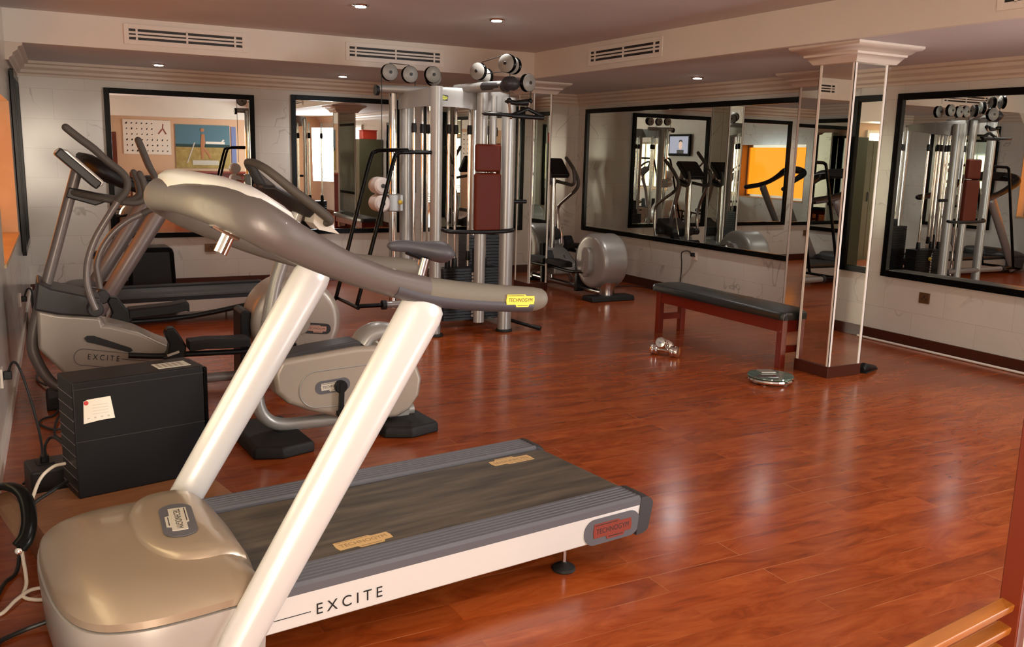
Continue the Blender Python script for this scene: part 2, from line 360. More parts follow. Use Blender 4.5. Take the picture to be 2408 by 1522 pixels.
# skirting
for nm, a in (('baseboard_back', (-.1, XR, YB-.018, YB)), ('baseboard_right', (XR-.018, XR, YN, YB-.018))):
    struct(M().box(a[0], a[1], a[2], a[3], 0, .10).build(nm, skirt, bevel=.003))
b = M(); b.loft([[V(lx(YN), YN, z), V(lx(YN)+.012, YN, z), V(lx(YB)+.012, YB-.02, z), V(lx(YB), YB-.02, z)] for z in (0, .07)]); struct(b.build('baseboard_left', sockw))
# cornice
prof = [(0, 2.215), (.022, 2.215), (.026, 2.235), (.05, 2.25), (.055, 2.275), (.09, 2.30), (.095, 2.325), (.125, 2.335), (.13, ZS+.001), (0, ZS+.001)]
def cornice(n, p0, p1, nrm, ext=0):
    b = M(); nv = Vector(nrm); struct(b.loft([[Vector(p)+nv*o+V(0, 0, z) for o, z in prof] for p in (p0, p1)]).build('trim_%d' % n, corn))
cornice(2, (-.1, YB, 0), (XR, YB, 0), (0, -1, 0)); cornice(3, (XR, YN, 0), (XR, YB, 0), (-1, 0, 0)); cornice(4, (lx(8.66), 8.66, 0), (lx(YB), YB, 0), (1, 0, 0))

# ---------------------------------------------------------------- mirrors
def wmirror(label, c0, c1, nrm, z0, z1, fw=.055, seams=(), m=mirror, group=None):
    """c0,c1: outer bottom corners on the wall (x,y)"""
    t = thing('wall_mirror', label, 'mirror', ((c0[0]+c1[0])/2, (c0[1]+c1[1])/2, z0), group=group)
    o = t.location; a = V(*c0, z0)-o; c = V(*c1, z0)-o; d = (c-a).normalized(); L = (c-a).length; n = Vector(nrm); h = z1-z0
    def q(u, w, z): return a+d*u+n*w+V(0, 0, z)
    f = M()
    for u0, u1, za, zb in ((0, fw, 0, h), (L-fw, L, 0, h), (fw, L-fw, 0, fw), (fw, L-fw, h-fw, h)):
        f.loft([[q(u0, .002, z), q(u1, .002, z), q(u1, .035, z), q(u0, .035, z)] for z in (za, zb)])
    f.build('frame', blackf, t, bevel=.004)
    es = [fw-.004]+list(seams)+[L-fw+.004]
    for i in range(len(es)-1):
        g = M(); u0, u1 = es[i]+(.0015 if i else 0), es[i+1]-(.0015 if i < len(es)-2 else 0)
        g.loft([[q(u0, .003, z), q(u1, .003, z), q(u1, .012, z), q(u0, .012, z)] for z in (fw-.004, h-fw+.004)]); g.build('glass', m, t)
    return t
wmirror('black-framed mirror on the back wall, behind the two cross trainers at left', (.775, YB), (2.325, YB), (0, -1, 0), .56, 2.14)
wmirror('black-framed mirror on the back wall, half hidden by the multi gym', (2.74, YB), (4.08, YB), (0, -1, 0), .57, 2.17)
wmirror('black-framed mirror on the back wall, seen between the multi gym guide rods', (4.36, YB), (5.74, YB), (0, -1, 0), .57, 2.17)
wmirror('long black-framed three-pane mirror on the right wall above the bench', (XR, 10.375), (XR, 6.30), (-1, 0, 0), .575, 2.17, seams=(1.385, 2.705))
wmirror('black-framed mirror on the right wall, nearest one, beyond the mirrored column', (XR, 5.44), (XR, 3.2), (-1, 0, 0), .58, 2.145)
wmirror('narrow black-framed mirror on the left wall beyond the window', (lx(9.0)+.003, 9.0), (lx(10.2)+.003, 10.2), (1, 0, 0), .57, 2.17)

# ---------------------------------------------------------------- mirrored columns
def column(x0, x1, y0, y1, label, faces='xy', capo=.16):
    t = thing('mirrored_column', label, 'column', ((x0+x1)/2, (y0+y1)/2, 0)); hx, hy = (x1-x0)/2, (y1-y0)/2
    M().box(-hx+.012, hx-.012, -hy+.012, hy-.012, .05, 2.30).build('core', blackf, t)
    z0, z1 = .085, 2.25
    if faces != 'wall' : M().box(hx-.010, hx-.004, -hy+.02, hy-.02, z0, z1).build('mirror_panel', mirror, t)
    M().box(-hx+.004, -hx+.010, -hy+.02, hy-.02, z0, z1).build('mirror_panel', mirror, t)
    M().box(-hx+.02, hx-.02, -hy+.004, -hy+.010, z0, z1).build('mirror_panel', mirror, t)
    M().box(-hx+.02, hx-.02, hy-.010, hy-.004, z0, z1).build('mirror_panel', mirror, t)
    for sx in (-1, 1):
        for sy in (-1, 1):
            b = M(); b.box(min(sx*hx, sx*(hx-.022)), max(sx*hx, sx*(hx-.022)), min(sy*hy, sy*(hy-.004)), max(sy*hy, sy*(hy-.004)), z0, z1)
            b.box(min(sx*hx, sx*(hx-.004)), max(sx*hx, sx*(hx-.004)), min(sy*hy, sy*(hy-.022)), max(sy*hy, sy*(hy-.022)), z0, z1); b.build('corner_trim', trimw, t)
    M().box(-hx-.006, hx+.006, -hy-.006, hy+.006, 0, z0).build('plinth', skirt, t, bevel=.003)
    ri = []
    for o, z in ((.0, 2.235), (.035, 2.235), (.05, 2.255), (.07, 2.28), (.082, 2.285), (.085, 2.30), (.10, 2.305), (.12, 2.325), (.145, 2.33), (capo, 2.345), (capo, ZS-.001)):
        ri.append([V(-hx-o, -hy-o, z), V(hx+o if faces != 'wall' else hx, -hy-o, z), V(hx+o if faces != 'wall' else hx, hy+o, z), V(-hx-o, hy+o, z)])
    M().loft(ri).build('capital', cap_m, t)
    return t
column(5.08, 5.41, 4.55, 4.87, 'near mirror-clad square column with white edge trims and stepped white capital')
column(5.08, 5.33, 9.06, 9.40, 'far mirror-clad square column beside the multi gym, in the back corner')
column(6.42, 6.648, 5.62, 6.38, 'shallow mirror-clad wall column on the right wall behind the near column', faces='wall')

# ---------------------------------------------------------------- air vents and downlights
def vent(label, c, d, n, w, h):
    t = thing('air_vent', label, 'air vent', c, group=None); d = Vector(d); n = Vector(n); z = V(0, 0, 1)
    b = M()
    for s_ in (-1, 1):
        b.obox(d*s_*(w/2-.02)+n*.006, d*.02, n*.006, z*(h/2)); b.obox(z*s_*(h/2-.02)+n*.006, d*(w/2-.04), n*.006, z*.02)
    b.build('frame', trimw, t, bevel=.002)
    M().obox(n*.001, d*(w/2-.035), n*.001, z*(h/2-.035)).build('dark_opening', ink, t)
    b = M()
    for k in (-1, 1): b.obox(z*k*(h-.08)/6+n*.005, d*(w/2-.035), n*.005, z*.0085)
    for k in (-.40, 0, .40): b.obox(d*k*w+n*.006, d*.008, n*.006, z*(h/2-.035))
    b.build('louvre', trimw, t)
    return t
vent('long white slotted air vent on the back bulkhead, leftmost one', (1.335, 8.648, 2.49), (1, 0, 0), (0, -1, 0), 1.03, .17)
vent('long white slotted air vent on the back bulkhead above the multi gym', (3.285, 8.648, 2.49), (1, 0, 0), (0, -1, 0), 1.02, .17)
vent('white slotted air vent on the right bulkhead near the room corner', (4.848, 7.0, 2.49), (0, 1, 0), (-1, 0, 0), 1.16, .17)
vent('white slotted air vent at the top right edge of the photo', (4.848, 2.83, 2.49), (0, 1, 0), (-1, 0, 0), 1.1, .17)
def downlight(label, x, y, z, p=9, col=(1, .96, .91)):
    t = thing('ceiling_downlight', label, 'ceiling light', (x, y, z))
    M().lathe([(.043, -.012), (.060, -.010), (.066, -.001), (.043, -.001)], (0, 0, 0)).build('ring', chrome, t)
    M().disc((0, 0, -.011), (0, 0, 1), .042, .008).build('bulb', lampm, t)
    l = bpy.data.lights.new('downlight_beam', 'SPOT'); l.energy = p*3.2; l.color = col; l.spot_size = radians(150); l.spot_blend = .8; l.shadow_soft_size = .04
    o = bpy.data.objects.new('beam', l); C.objects.link(o); o.parent = t; o.location = (0, 0, -.02)
downlight('glowing downlight in the raised ceiling, nearer one at the top of the photo', 2.285, 6.744, ZC, 12)
downlight('glowing downlight in the raised ceiling, above the multi gym arm', 3.432, 6.76, ZC, 12)
downlight('glowing downlight in the back soffit, leftmost one', 1.253, 9.945, ZS, 12)
downlight('glowing downlight in the back soffit, between the two back-wall mirrors', 3.141, 9.887, ZS, 12)
downlight('glowing downlight in the right soffit above the long mirror', 6.00, 7.353, ZS, 12)
downlight('downlight in the raised ceiling behind the camera, seen only in the mirrors', 2.3, 1.6, ZC, 12)
downlight('downlight in the right soffit near the camera, seen only in the mirrors', 5.75, 3.4, ZS, 12)
downlight('downlight in the right soffit near the entrance wall, seen only in the mirrors', 5.75, .6, ZS, 12)

# ---------------------------------------------------------------- treadmill
def treadmill(name, label, loc, rot, pal):
    t = thing(name, label, 'treadmill', loc, rot)
    beam, rail, cow, skirtm, post, hr, belt, wing, grip = pal
    for s_ in (-1, 1):
        y0, y1 = sorted((s_*.42, s_*.355))
        M().box(-.66, .905, y0, y1, .105, .216).build('side_beam', beam, t, bevel=.006)
        y0, y1 = sorted((s_*.422, s_*.285)); sec = [(s_*.422, .214), (s_*.422, .240), (s_*.412, .250)]
        for k in range(5):
            v = .40-k*.021; sec += [(s_*v, .250), (s_*(v-.003), .246), (s_*(v-.006), .246), (s_*(v-.009), .250)]
        sec += [(s_*.292, .250), (s_*.285, .243), (s_*.285, .214)]
        M().loft([[V(u, a, z) for a, z in sec] for u in (-.63, .902)]).build('foot_rail', rail, t, ang=25)
        ri = []
        for u, a in ((.90, 0), (.925, .004), (.945, .018), (.958, .045), (.962, .075)):
            ri.append([V(u-(.02 if z < .15 else 0), v, z) for v, z in ((s_*.424, .092+a*.3), (s_*.424, .245-a*.5), (s_*.41, .253-a), (s_*.30, .253-a), (s_*.287, .245-a), (s_*.287, .092+a*.3))])
        M().loft(ri).build('end_cap', dgrey, t)
    # belt with rear roller
    p = [(-.66, .236), (.90, .236), (.928, .231), (.945, .217), (.951, .198), (.945, .178), (.928, .165), (.90, .160), (-.66, .160)]
    M().prism(p, -.276, .276).build('running_belt', belt, t)
    M().box(-.62, .86, -.36, .36, .10, .159).build('deck', black, t)
    for s_ in (-1, 1):
        f = M(); f.lathe([(.042, 0), (.045, .004), (.043, .014), (.022, .026), (.012, .03), (.009, .034)], (.57, s_*.364, 0)); fo = f.build('levelling_foot', rubber, t)
        M().lathe([(.008, .03), (.008, .112)], (.57, s_*.364, 0), seg=12).build('stem', steel, fo)
    # motor cowl
    base = [(-.575, -.02), (-.578, -.16), (-.598, -.29), (-.61, -.415), (-.74, -.436), (-.88, -.440), (-.98, -.426), (-1.06, -.385), (-1.11, -.30), (-1.133, -.17), (-1.138, 0)]
    out = base + [(u, -v) for u, v in base[-2:0:-1]]
    out = [(q.x, q.y) for q in cat([V(u, v, 0) for u, v in out+out[:1]], 3)[:-1]]
    def ring(k, z, e=0., cx=-.80):
        r = []
        for u, v in out:
            L = math.hypot(u-cx, v); r.append(V(cx+(u-cx)*k*(1+e/L), v*k*(1+e/L), z))
        return r
    M().loft([ring(1, .03, -.03), ring(1, .05, .0), ring(1, .21, .012), ring(1, .236, .010), ring(1, .238, -.012)]).build('cowl_skirt', skirtm, t)
    M().loft([ring(1, .238, -.008), ring(1, .241, .004), ring(1, .262, .002), ring(.985, .270), ring(.95, .281), ring(.88, .296), ring(.76, .311), ring(.6, .322), ring(.42, .328), ring(.22, .331), ring(.05, .332)]).build('motor_cowl', cow, t)
    hump = [(-.60, -.24), (-.575, .04), (-.59, .30), (-.70, .345), (-.80, .32), (-.865, .20), (-.885, .03), (-.875, -.12), (-.82, -.225), (-.72, -.262)]
    hp = cat([V(u, v, 0) for u, v in hump+hump[:1]], 5)[:-1]
    def hr_(k, z): return [V(-.71+(q.x+.71)*k, .02+(q.y-.02)*k, z - .05*max(0, min(1, (-.71+(q.x+.71)*k+.69)/.11))**2) for q in hp]
    M().loft([hr_(1, .295), hr_(.985, .318), hr_(.95, .335), hr_(.90, .344), hr_(.7, .349), hr_(.4, .352), hr_(.05, .353)]).build('cowl_crest', cow, t)
    # uprights
    for s_ in (-1, 1):
        v = s_*(.452 if s_ < 0 else .435)
        P = [V(-.735, v, .05), V(-.69, v, .14), V(-.105, v, 1.060), V(-.088, v, 1.088), V(-.078, v, 1.104)]
        M().tube(P, [.058, .062, .076, .070, .052], 28, w=[.038, .040, .046, .042, .030], up=(0, 0, 1)).build('upright', post, t)
    # handrails
    for s_ in (-1, 1):
        v = s_*.455; k = []
        pts = [(.34, v, 1.076), (.30, v, 1.078), (.07, v, 1.103), (-.087, v, 1.129), (-.232, v, 1.171), (-.368, v, 1.225), (-.495, v, 1.288), (-.56, v, 1.324), (-.622, v-s_*.015, 1.362), (-.668, v-s_*.08, 1.386), (-.692, v-s_*.22, 1.396), (-.695, s_*.0, 1.398)]
        rr = [.037, .041, .045, .045, .042, .046, .055, .060, .062, .060, .055, .050]
        if s_ > 0: pts = [(u, v2, z) for u, v2, z in pts]; 
        M().tube(pts[3:], rr[3:], 20, w=[.036, .036, .036, .040, .046, .046, .046, .05, .05], smooth=5).build('console_arm', hr, t)
        M().tube(pts[:4], [x*1.0 for x in rr[:4]], 20, w=[.036, .036, .036, .036], smooth=6, roundend=True).build('grip', grip, t)
        # dark underside insert of the grip
        ins = M(); P2 = cat([V(u, v+s_*.004, z-.020) for u, _, z in pts[1:4]]+[V(-.20, v+s_*.004, 1.145)], 5)
        ins.tube(P2, .025, 14, w=.0355).build('grip_insert', insertm, t)
    # console cover: bright shell spanning between the arms
    rings = []
    for v, u, z, h in ((-.455, -.605, 1.408, .008), (-.44, -.62, 1.425, .014), (-.39, -.64, 1.442, .020), (-.26, -.675, 1.462, .022), (0, -.705, 1.472, .022), (.26, -.675, 1.462, .022), (.39, -.64, 1.442, .020), (.44, -.62, 1.425, .014), (.455, -.605, 1.408, .008)):
        rings.append([V(u-.028, v, z-h*2.0), V(u-.022, v, z-h*.2), V(u, v, z+h*.5), V(u+.035, v, z+h*.35), V(u+.09, v, z-.03), V(u+.10, v, z-.05), V(u+.06, v, z-.055), V(u+.0, v, z-h*2.2)])
    q = [list(r) for r in rings]
    M().loft(q).build('console_cover', wing, t, ang=60)
    M().obox((-.565, 0, 1.415), (.06, 0, -.045), (0, .22, 0), (.004, 0, .006)).build('display', black, t)
    kn = M(); kn.tube([V(-.655, -.36, 1.325), V(-.687, -.36, 1.262)], .019, 18); kn.obox((-.67, -.36, 1.325), (.035, 0, -.02), (0, .02, 0), (.006, 0, .01)); kn.build('cup_lock', chrome, t)
    return t
palA = (silverw, slate, taupe, silvers, silverw, armg, belt_m, silverw, gripg)
tmA = treadmill('treadmill', 'large silver treadmill in the foreground with taupe motor cowl and grey belt', (1.107, 3.016, 0), 6.3, palA)
for g in ((-.445, .137, -.10, 0),): pass
logo((.755, -.4215, .150), (1, 0, 0), (0, 0, 1), .185, redlab, ink, tmA, oval=slate)
lettering('EXCITE', (-.335, -.4215, .148), (1, 0, 0), (0, 0, 1), .052, ink, tmA, width=.225, space=1.5)
M().box(-.60, -.465, -.4218, -.4195, .146, .148).build('pinstripe', ink, tmA)
logo((-.745, .01, .3535), (-.16, -1, 0), (1, -.16, 0), .185, silvlab, ink, tmA, oval=slate)
logo((-.19, -.215, .2365), (1, .04, 0), (0, 1, 0), .20, tan, mat('tan_ink', (.30, .19, .09), .6), tmA, th=.0006)
logo((.715, .215, .2365), (-1, 0, 0), (0, -1, 0), .20, tan, mat('tan_ink2', (.30, .19, .09), .6), tmA, th=.0006)
logo((.245, -.4925, 1.083), (1, 0, -.06), (0, 0, 1), .108, yellow, ink, tmA)
palC = (bgrey, black, dgrey, dgrey, silverd, black, belt_k, black, black)
tmC = treadmill('treadmill', 'dark treadmill along the back wall with black belt, behind the cross trainer', (1.12, 8.72, 0), 2.5, palC)
b = M(); b.loft([[V(u+.72, -.4215+o, z+.168) for u, z in rrect(.17, .035, .012)] for o in (0, -.002)]); b.build('handle_slot', ink, tmC)

# ---------------------------------------------------------------- cross trainer
def trainer(label, loc, rot, body, disc_m, tubem, mast=False):
    t = thing('cross_trainer', label, 'cross trainer', loc, rot)
    if mast:
        M().tube([(.40, 0, 1.42), (.43, 0, .05)], .048, 18, w=.036).build('mast', tubem, t)
        M().tube([(.30, .14, .95), (.42, .14, .60), (.44, .14, .35)], .010, 8).build('link_rod', chrome, t)
        M().tube([(.62, .05, .36), (.86, .05, .09)], .045, 12, w=.012).build('link_plate', tubem, t)
    M().tube([(.272, 0, 1.40), (.071, 0, .733), (.005, 0, .53), (-.03, 0, .36), (.0, 0, .23), (.06, 0, .12), (.14, 0, .075), (.30, 0, .062), (.8, 0, .062), (1.62, 0, .062)], .032, 16, smooth=5).build('frame_tube', tubem, t)
    M().prism([(.005, .60), (.122, .565), (.302, .540), (.345, .53), (.352, .487), (.392, .481), (.55, .425), (.673, .352), (.783, .300), (.80, .27), (.791, .177), (.75, .165), (.165, .165), (.145, .18), (.0, .364)], -.17, .17).build('body_shell', body, t, bevel=.022, seg=4)
    M().prism([(.02, .765), (-.007, .60), (.122, .565), (.302, .540), (.345, .562), (.352, .655), (.276, .668), (.088, .722)], -.19, .19).build('top_cap', dgrey, t, bevel=.014, seg=3)
    for s_ in (-1, 1):
        v = s_*.172
        b = M(); b.prism([(.245, .415), (.262, .428), (.30, .425), (.50, .335), (.51, .318), (.49, .308), (.30, .378), (.26, .39)], min(v, v+s_*.006), max(v, v+s_*.006)); b.build('slot', ink, t)
        # raised stadium line with lettering
        P = []
        for k in range(13): a = radians(80+200*k/12); P.append(V(.235+.050*cos(a), v+s_*.0, .300+.050*sin(a)))
        P = [V(.78, v, .245)]+P+[V(.60, v, .150+.02)]
        M().tube(P, .003, 6).build('outline', bgrey if body != bgrey else silverd, t)
        lettering('EXCITE', (.345, v+s_*.0008, .285), (1*(-s_), 0, -.16*(-s_)), (.16, 0, 1), .048, ink, t, width=.175, space=1.5)
        M().obox((.60, v, .242), (.155, 0, -.028), (0, .0012, 0), (.0002, 0, .001)).build('pinstripe', ink, t)
        # handles
        h = [(.312, .600), (.285, .69), (.274, .78), (.290, .90), (.335, 1.02), (.40, 1.13), (.465, 1.23)] if s_ < 0 else [(.38, .600), (.368, .72), (.365, .80), (.40, .90), (.47, 1.0), (.56, 1.075), (.65, 1.12)]
        g = [(.465, 1.23), (.512, 1.29), (.520, 1.35), (.49, 1.40), (.42, 1.46), (.352, 1.527), (.28, 1.585), (.217, 1.64)] if s_ < 0 else [(.65, 1.12), (.735, 1.165), (.765, 1.22), (.760, 1.29), (.735, 1.36), (.704, 1.425), (.676, 1.505), (.648, 1.584)]
        if mast and s_ > 0: h = [(.16, .45), (.10, .60), (.08, .80), (.10, .93), (.26, 1.03), (.44, 1.12)]; g = [(.44, 1.12), (.52, 1.18), (.545, 1.24), (.51, 1.31), (.42, 1.40), (.33, 1.47), (.245, 1.53)]
        vv = s_*.28
        hd = M().tube([(a, vv, z) for a, z in h], .020, 14, smooth=4).build('moving_arm', tubem, t)
        M().tube([(a, vv-s_*.0, z) for a, z in g], ([.021]*5+[.023, .023, .022])[-len(g):], 14, smooth=4, roundend=True).build('arm_grip', gripm, t)
        hb = M(); hb.disc((h[0][0], s_*.235, .60), (0, 1, 0), .045, .09, 24); hb.build('pivot', dgrey, t)
        # pedal: guard, pad and arm
        if s_ < 0: gu = [(.66, .27), (.70, .30), (.71, .36), (.685, .42), (.70, .455), (.745, .46), (.775, .41), (.81, .34), (.80, .27), (.74, .245)]; pad = (.82, 1.19, .345, .345); arm = [(.48, .305), (.66, .285), (.82, .285), (1.22, .275), (1.50, .30)]
        else: gu = [(.35, .43), (.41, .46), (.43, .50), (.405, .57), (.42, .60), (.465, .595), (.50, .545), (.56, .47), (.53, .41), (.42, .40)]; pad = (.53, .90, .485, .515); arm = [(.36, .42), (.45, .43), (.53, .43), (.92, .445), (1.45, .53)]
        M().prism(gu, min(s_*.17, s_*.27), max(s_*.17, s_*.27)).build('toe_guard', black, t, bevel=.012, seg=3)
        if s_ < 0: M().obox((.73, -.2715, .30), (.035, 0, .010), (0, .001, 0), (-.002, 0, .007)).build('toe_label', paper2, t)
        b = M(); u0_, u1_, za, zb = pad
        b.loft([[V(u, v2, z+dz) for v2, dz in ((s_*.165, -.03), (s_*.165, .018), (s_*.18, .03), (s_*.30, .03), (s_*.315, .018), (s_*.315, -.03))] for u, z in ((u0_, za), (u0_+.1, za+.006), (u0_+.25, (za+zb)/2), (u1_-.02, zb), (u1_, zb-.008))])
        b.build('pedal', rubber, t, bevel=.006)
        M().tube([(a, s_*.22, z-.005) for a, z in arm], .018, 10, smooth=3).build('pedal_arm', black, t)
        # crank on the drive drum
        ck = M()
        if mast: ck.loft([[V(1.53+x, s_*y, .42+z) for x, z in rrect(.15, .30, .074, 8)] for y in (.15, .215, .222)])
        ck.tube([(1.53, s_*.185, .42), (arm[-1][0], s_*.185, arm[-1][1])], .055, 20, w=.02, up=(0, 1, 0), roundend=False); ck.disc((1.53, s_*.18, .42), (0, 1, 0), .075, .045); ck.disc((arm[-1][0], s_*.19, arm[-1][1]), (0, 1, 0), .06, .05)
        ck.build('crank', disc_m, t)
    dr = M(); dr.lathe([(.24, -.165), (.262, -.163), (.285, -.155), (.298, -.135), (.30, -.10), (.30, .10), (.298, .135), (.285, .155), (.262, .163), (.24, .165)], (1.53, 0, .42), (0, 1, 0), 64); dr.build('drive_drum', disc_m, t)
    M().lathe([(.085, .04), (.08, .12), (.10, .20)], (1.66, 0, 0)).build('drum_pedestal', tubem, t)
    M().prism([(1.58, .0), (1.60, .055), (1.79, .055), (1.81, .0)], -.28, .28).build('rear_foot', rubber, t, bevel=.012)
    M().prism([(1.16, .03), (1.21, .03), (1.24, .50), (1.20, .52), (1.17, .50)], -.12, .12).build('rear_support', black, t, bevel=.01)
    M().prism([(.02, .0), (.03, .035), (.17, .035), (.18, .0)], -.22, .22).build('front_foot', rubber, t, bevel=.008)
    # console on the mast, facing the user
    du = .15 if mast else 0
    cs = M(); cs.loft([[V(.155+du+a, v, 1.50+c) for a, c in ((.0, .0), (.025, .025), (.07, .015), (.255, -.165), (.24, -.19), (.20, -.195))] for v in (-.15, -.13, .13, .15)]); cs.build('console', silverw if body == bgrey else black, t, bevel=.01)
    M().obox((.275+du, 0, 1.41), (.105, 0, -.10), (0, .155, 0), (-.018, 0, -.020)).build('console_back', dgrey, t, bevel=.01)
    for s_ in (-1, 1):
        M().tube([(.235, s_*.02, 1.27), (.33, s_*.10, 1.25), (.47, s_*.16, 1.225), (.575, s_*.17, 1.215), (.625, s_*.17, 1.25), (.62, s_*.17, 1.33), (.60, s_*.17, 1.385)], .020, 12, smooth=4, roundend=True).build('fixed_grip', gripm, t)
    M().prism([(.20, 1.24), (.22, 1.30), (.42, 1.255), (.44, 1.22), (.36, 1.19)], -.04, .04).build('grip_bracket', dgrey, t, bevel=.01)
    return t
trB = trainer('cross trainer with grey body lettered EXCITE, at the left beside the window wall', (0, 6.0, 0), 0, bgrey, bgrey, silverd)
logo((1.655, -.1675, .375), (1, 0, -.12), (.12, 0, 1), .13, rosel, ink, trB, oval=dgrey)
trG = trainer('silver cross trainer with black console in the back right corner', (5.60, 9.86, 0), -90, silver, silver, steel, True)

# ---------------------------------------------------------------- exercise bike
t = thing('exercise_bike', 'beige upright exercise bike with grey saddle behind the foreground treadmill', 'exercise bike', (1.4, 4.7, 0), 3); bike = t
M().tube([(-.185, 0, 1.12), (-.268, 0, .92), (-.304, 0, .787), (-.345, 0, .57), (-.382, 0, .384), (-.395, 0, .24), (-.360, 0, .145), (-.276, 0, .095), (-.10, 0, .085), (.2, 0, .085), (.5, 0, .085)], .036, 18, smooth=5).build('frame_tube', silver, t)
M().tube([(-.15, 0, 1.25), (-.24, 0, 1.02)], .031, 18).build('handlebar_post', silverw, t)
M().ball((-.215, -.045, 1.17), .018).build('adjust_knob', yellow, t)
body = [(-.33, .30), (-.335, .40), (-.30, .47), (-.1, .487), (.12, .505), (.26, .50), (.40, .47), (.475, .40), (.515, .29), (.50, .19), (.44, .11), (.36, .075), (.19, .084), (.0, .125), (-.14, .175), (-.26, .23)]
M().prism([(a, z) for a, z in body], -.11, .11).build('body_shell', bgrey, t, bevel=.03, seg=4, ang=50)
M().loft([[V(u, v, z) for v in (-.075, .075) for z in ((z0, z1) if v < 0 else (z1, z0))] for u, z0, z1 in ((-.32, .44, .485), (-.1, .47, .512), (.14, .48, .532), (.16, .49, .52))]).build('top_strip', dgrey, t, bevel=.008)
b = M(); b.tube([(.18, 0, .50), (.22, 0, .545), (.30, 0, .565), (.40, 0, .53), (.47, 0, .45)], .05, 16, w=.085, smooth=4); b.build('seat_hump', silver, t)
M().tube([(.44, 0, .50), (.575, 0, .96)], .032, 16).build('seat_post', steel, t)
rings = []
for u, w, z0, z1 in ((.345, .010, 1.030, 1.046), (.36, .020, 1.015, 1.060), (.40, .027, 1.005, 1.068), (.46, .033, .998, 1.066), (.52, .045, .985, 1.060), (.57, .068, .965, 1.056), (.62, .095, .943, 1.058), (.67, .105, .930, 1.056), (.705, .100, .930, 1.045), (.730, .075, .945, 1.020), (.740, .03, .965, 1.0)):
    zc, hh = (z0+z1)/2, (z1-z0)/2
    rings.append([V(u, w*cos(a), zc+hh*sin(a)*(1 if sin(a) > 0 else 1-.35*abs(cos(a)))) for a in [2*pi*k/20 for k in range(20)]])
M().loft(rings).build('saddle', slate, t, ang=80)
M().tube([(.46, 0, 1.0), (.55, 0, .965), (.60, 0, .97)], .014, 8).build('saddle_clamp', black, t)
for s_ in (-1, 1):
    M().tube([(-.40, 0, 1.482), (-.392, s_*.07, 1.478), (-.36, s_*.145, 1.452), (-.30, s_*.18, 1.40), (-.235, s_*.19, 1.345), (-.14, s_*.19, 1.275), (-.055, s_*.185, 1.205), (-.062, s_*.17, 1.185)], [.020, .020, .021, .022, .024, .025, .025, .020], 14, smooth=5, roundend=True).build('handlebar', gripm, t)
M().tube([(-.398, 0, 1.475), (-.372, 0, 1.415), (-.335, 0, 1.355)], .024, 12, w=.04, smooth=3).build('handlebar_stem', dgrey, t)
M().loft([[V(u, v, z) for v, z in ((-w, zt-.02), (-w*.8, zt), (w*.8, zt), (w, zt-.02), (w*.6, zt-h), (-w*.6, zt-h))] for u, w, zt, h in ((-.365, .10, 1.375, .02), (-.31, .14, 1.375, .055), (-.20, .16, 1.31, .07), (-.10, .16, 1.245, .05), (-.05, .15, 1.205, .02))]).build('console', dgrey, t, bevel=.008)
M().prism([(-.13, 1.185), (-.12, 1.245), (-.05, 1.18), (.01, 1.125), (-.10, 1.15)], -.16, -.02).build('reading_rack', trimw, t)
for s_ in (-1, 1):
    cr = M(); z2 = .30-s_*-.11
    cr.obox((.02+.0, s_*.135, .30+s_*.06), (.012, 0, 0), (0, .010, 0), (0.004, 0, .085)); cr.disc((.02, s_*.125, .30), (0, 1, 0), .035, .03); cr.build('crank', black, t)
    M().obox((.03, s_*.20, .30+s_*.135), (.05, 0, 0), (0, .045, 0), (0, 0, .014)).build('pedal', rubber, t, bevel=.005)
P = [V(-.085+.10*cos(a)-.02, -.1115, .295+.10*sin(a)) for a in [radians(90+180*k/14) for k in range(15)]]
P = [V(.24, -.1115, .405)]+P+[V(.24, -.1115, .185)]
M().tube(P, .004, 6).build('side_outline', silver, t)
logo((-.02, -.1115, .305), (1, 0, .06), (-.06, 0, 1), .13, silvlab, ink, t, oval=slate)
# transverse rubber feet
def bfoot(u0, u1, v0, v1, lean):
    b = M(); b.loft([[V(u0+.02*e, v0+.01*e+lean, z), V((u0+u1)/2-.02, v0-.03+.01*e, z), V(u1-.01*e, v0+.02, z), V(u1-.02*e, v1, z), V(u0+.02*e, v1, z)] for z, e in ((0, 0), (.045, .2), (.065, 1.2))]); return b
bfoot(-.49, -.17, -.27, .27, .03).build('front_foot', rubber, t, bevel=.012)
bfoot(.235, .56, -.25, .25, .04).build('rear_foot', rubber, t, bevel=.012)
M().prism([(.33, .05), (.35, .13), (.47, .13), (.46, .05)], -.05, .05).build('rear_pedestal', silver, t, bevel=.01)

# ---------------------------------------------------------------- multi gym
t = thing('multi_gym', 'silver multi-station gym with red pads, pulleys and weight stacks', 'multi gym', (3.35, 7.35, 0)); gym = t; ox, oy = 3.35, 7.35
def g3(x, y, z): return V(x-ox, y-oy, z)
def post(x, y, z0, z1, rx, ry=None, m=silver, name='post', seg=20):
    return M().loft([[g3(x+rx*cos(a), y+(ry or rx)*sin(a), z) for a in [2*pi*k/seg for k in range(seg)]] for z in (z0, z1)]).build(name, m, t)
post(3.025, 7.02, .02, 2.09, .050); post(3.69, 7.0, .02, 2.03, .064, .05); post(3.01, 7.66, .02, 2.08, .058); post(3.69, 7.69, .02, 2.0, .030, m=steel)
post(3.43, 6.99, .10, 2.08, .050, .04); post(3.555, 7.03, 1.40, 2.04, .032)
post(2.87, 7.62, .16, 2.08, .036, m=chrome, name='chrome_post')
for x, y in ((3.025, 7.02), (3.69, 7.0), (3.01, 7.66), (3.69, 7.69)): M().lathe([(.072, 0), (.075, .004), (.07, .022)], g3(x, y, 0)).build('foot', rubber, t)
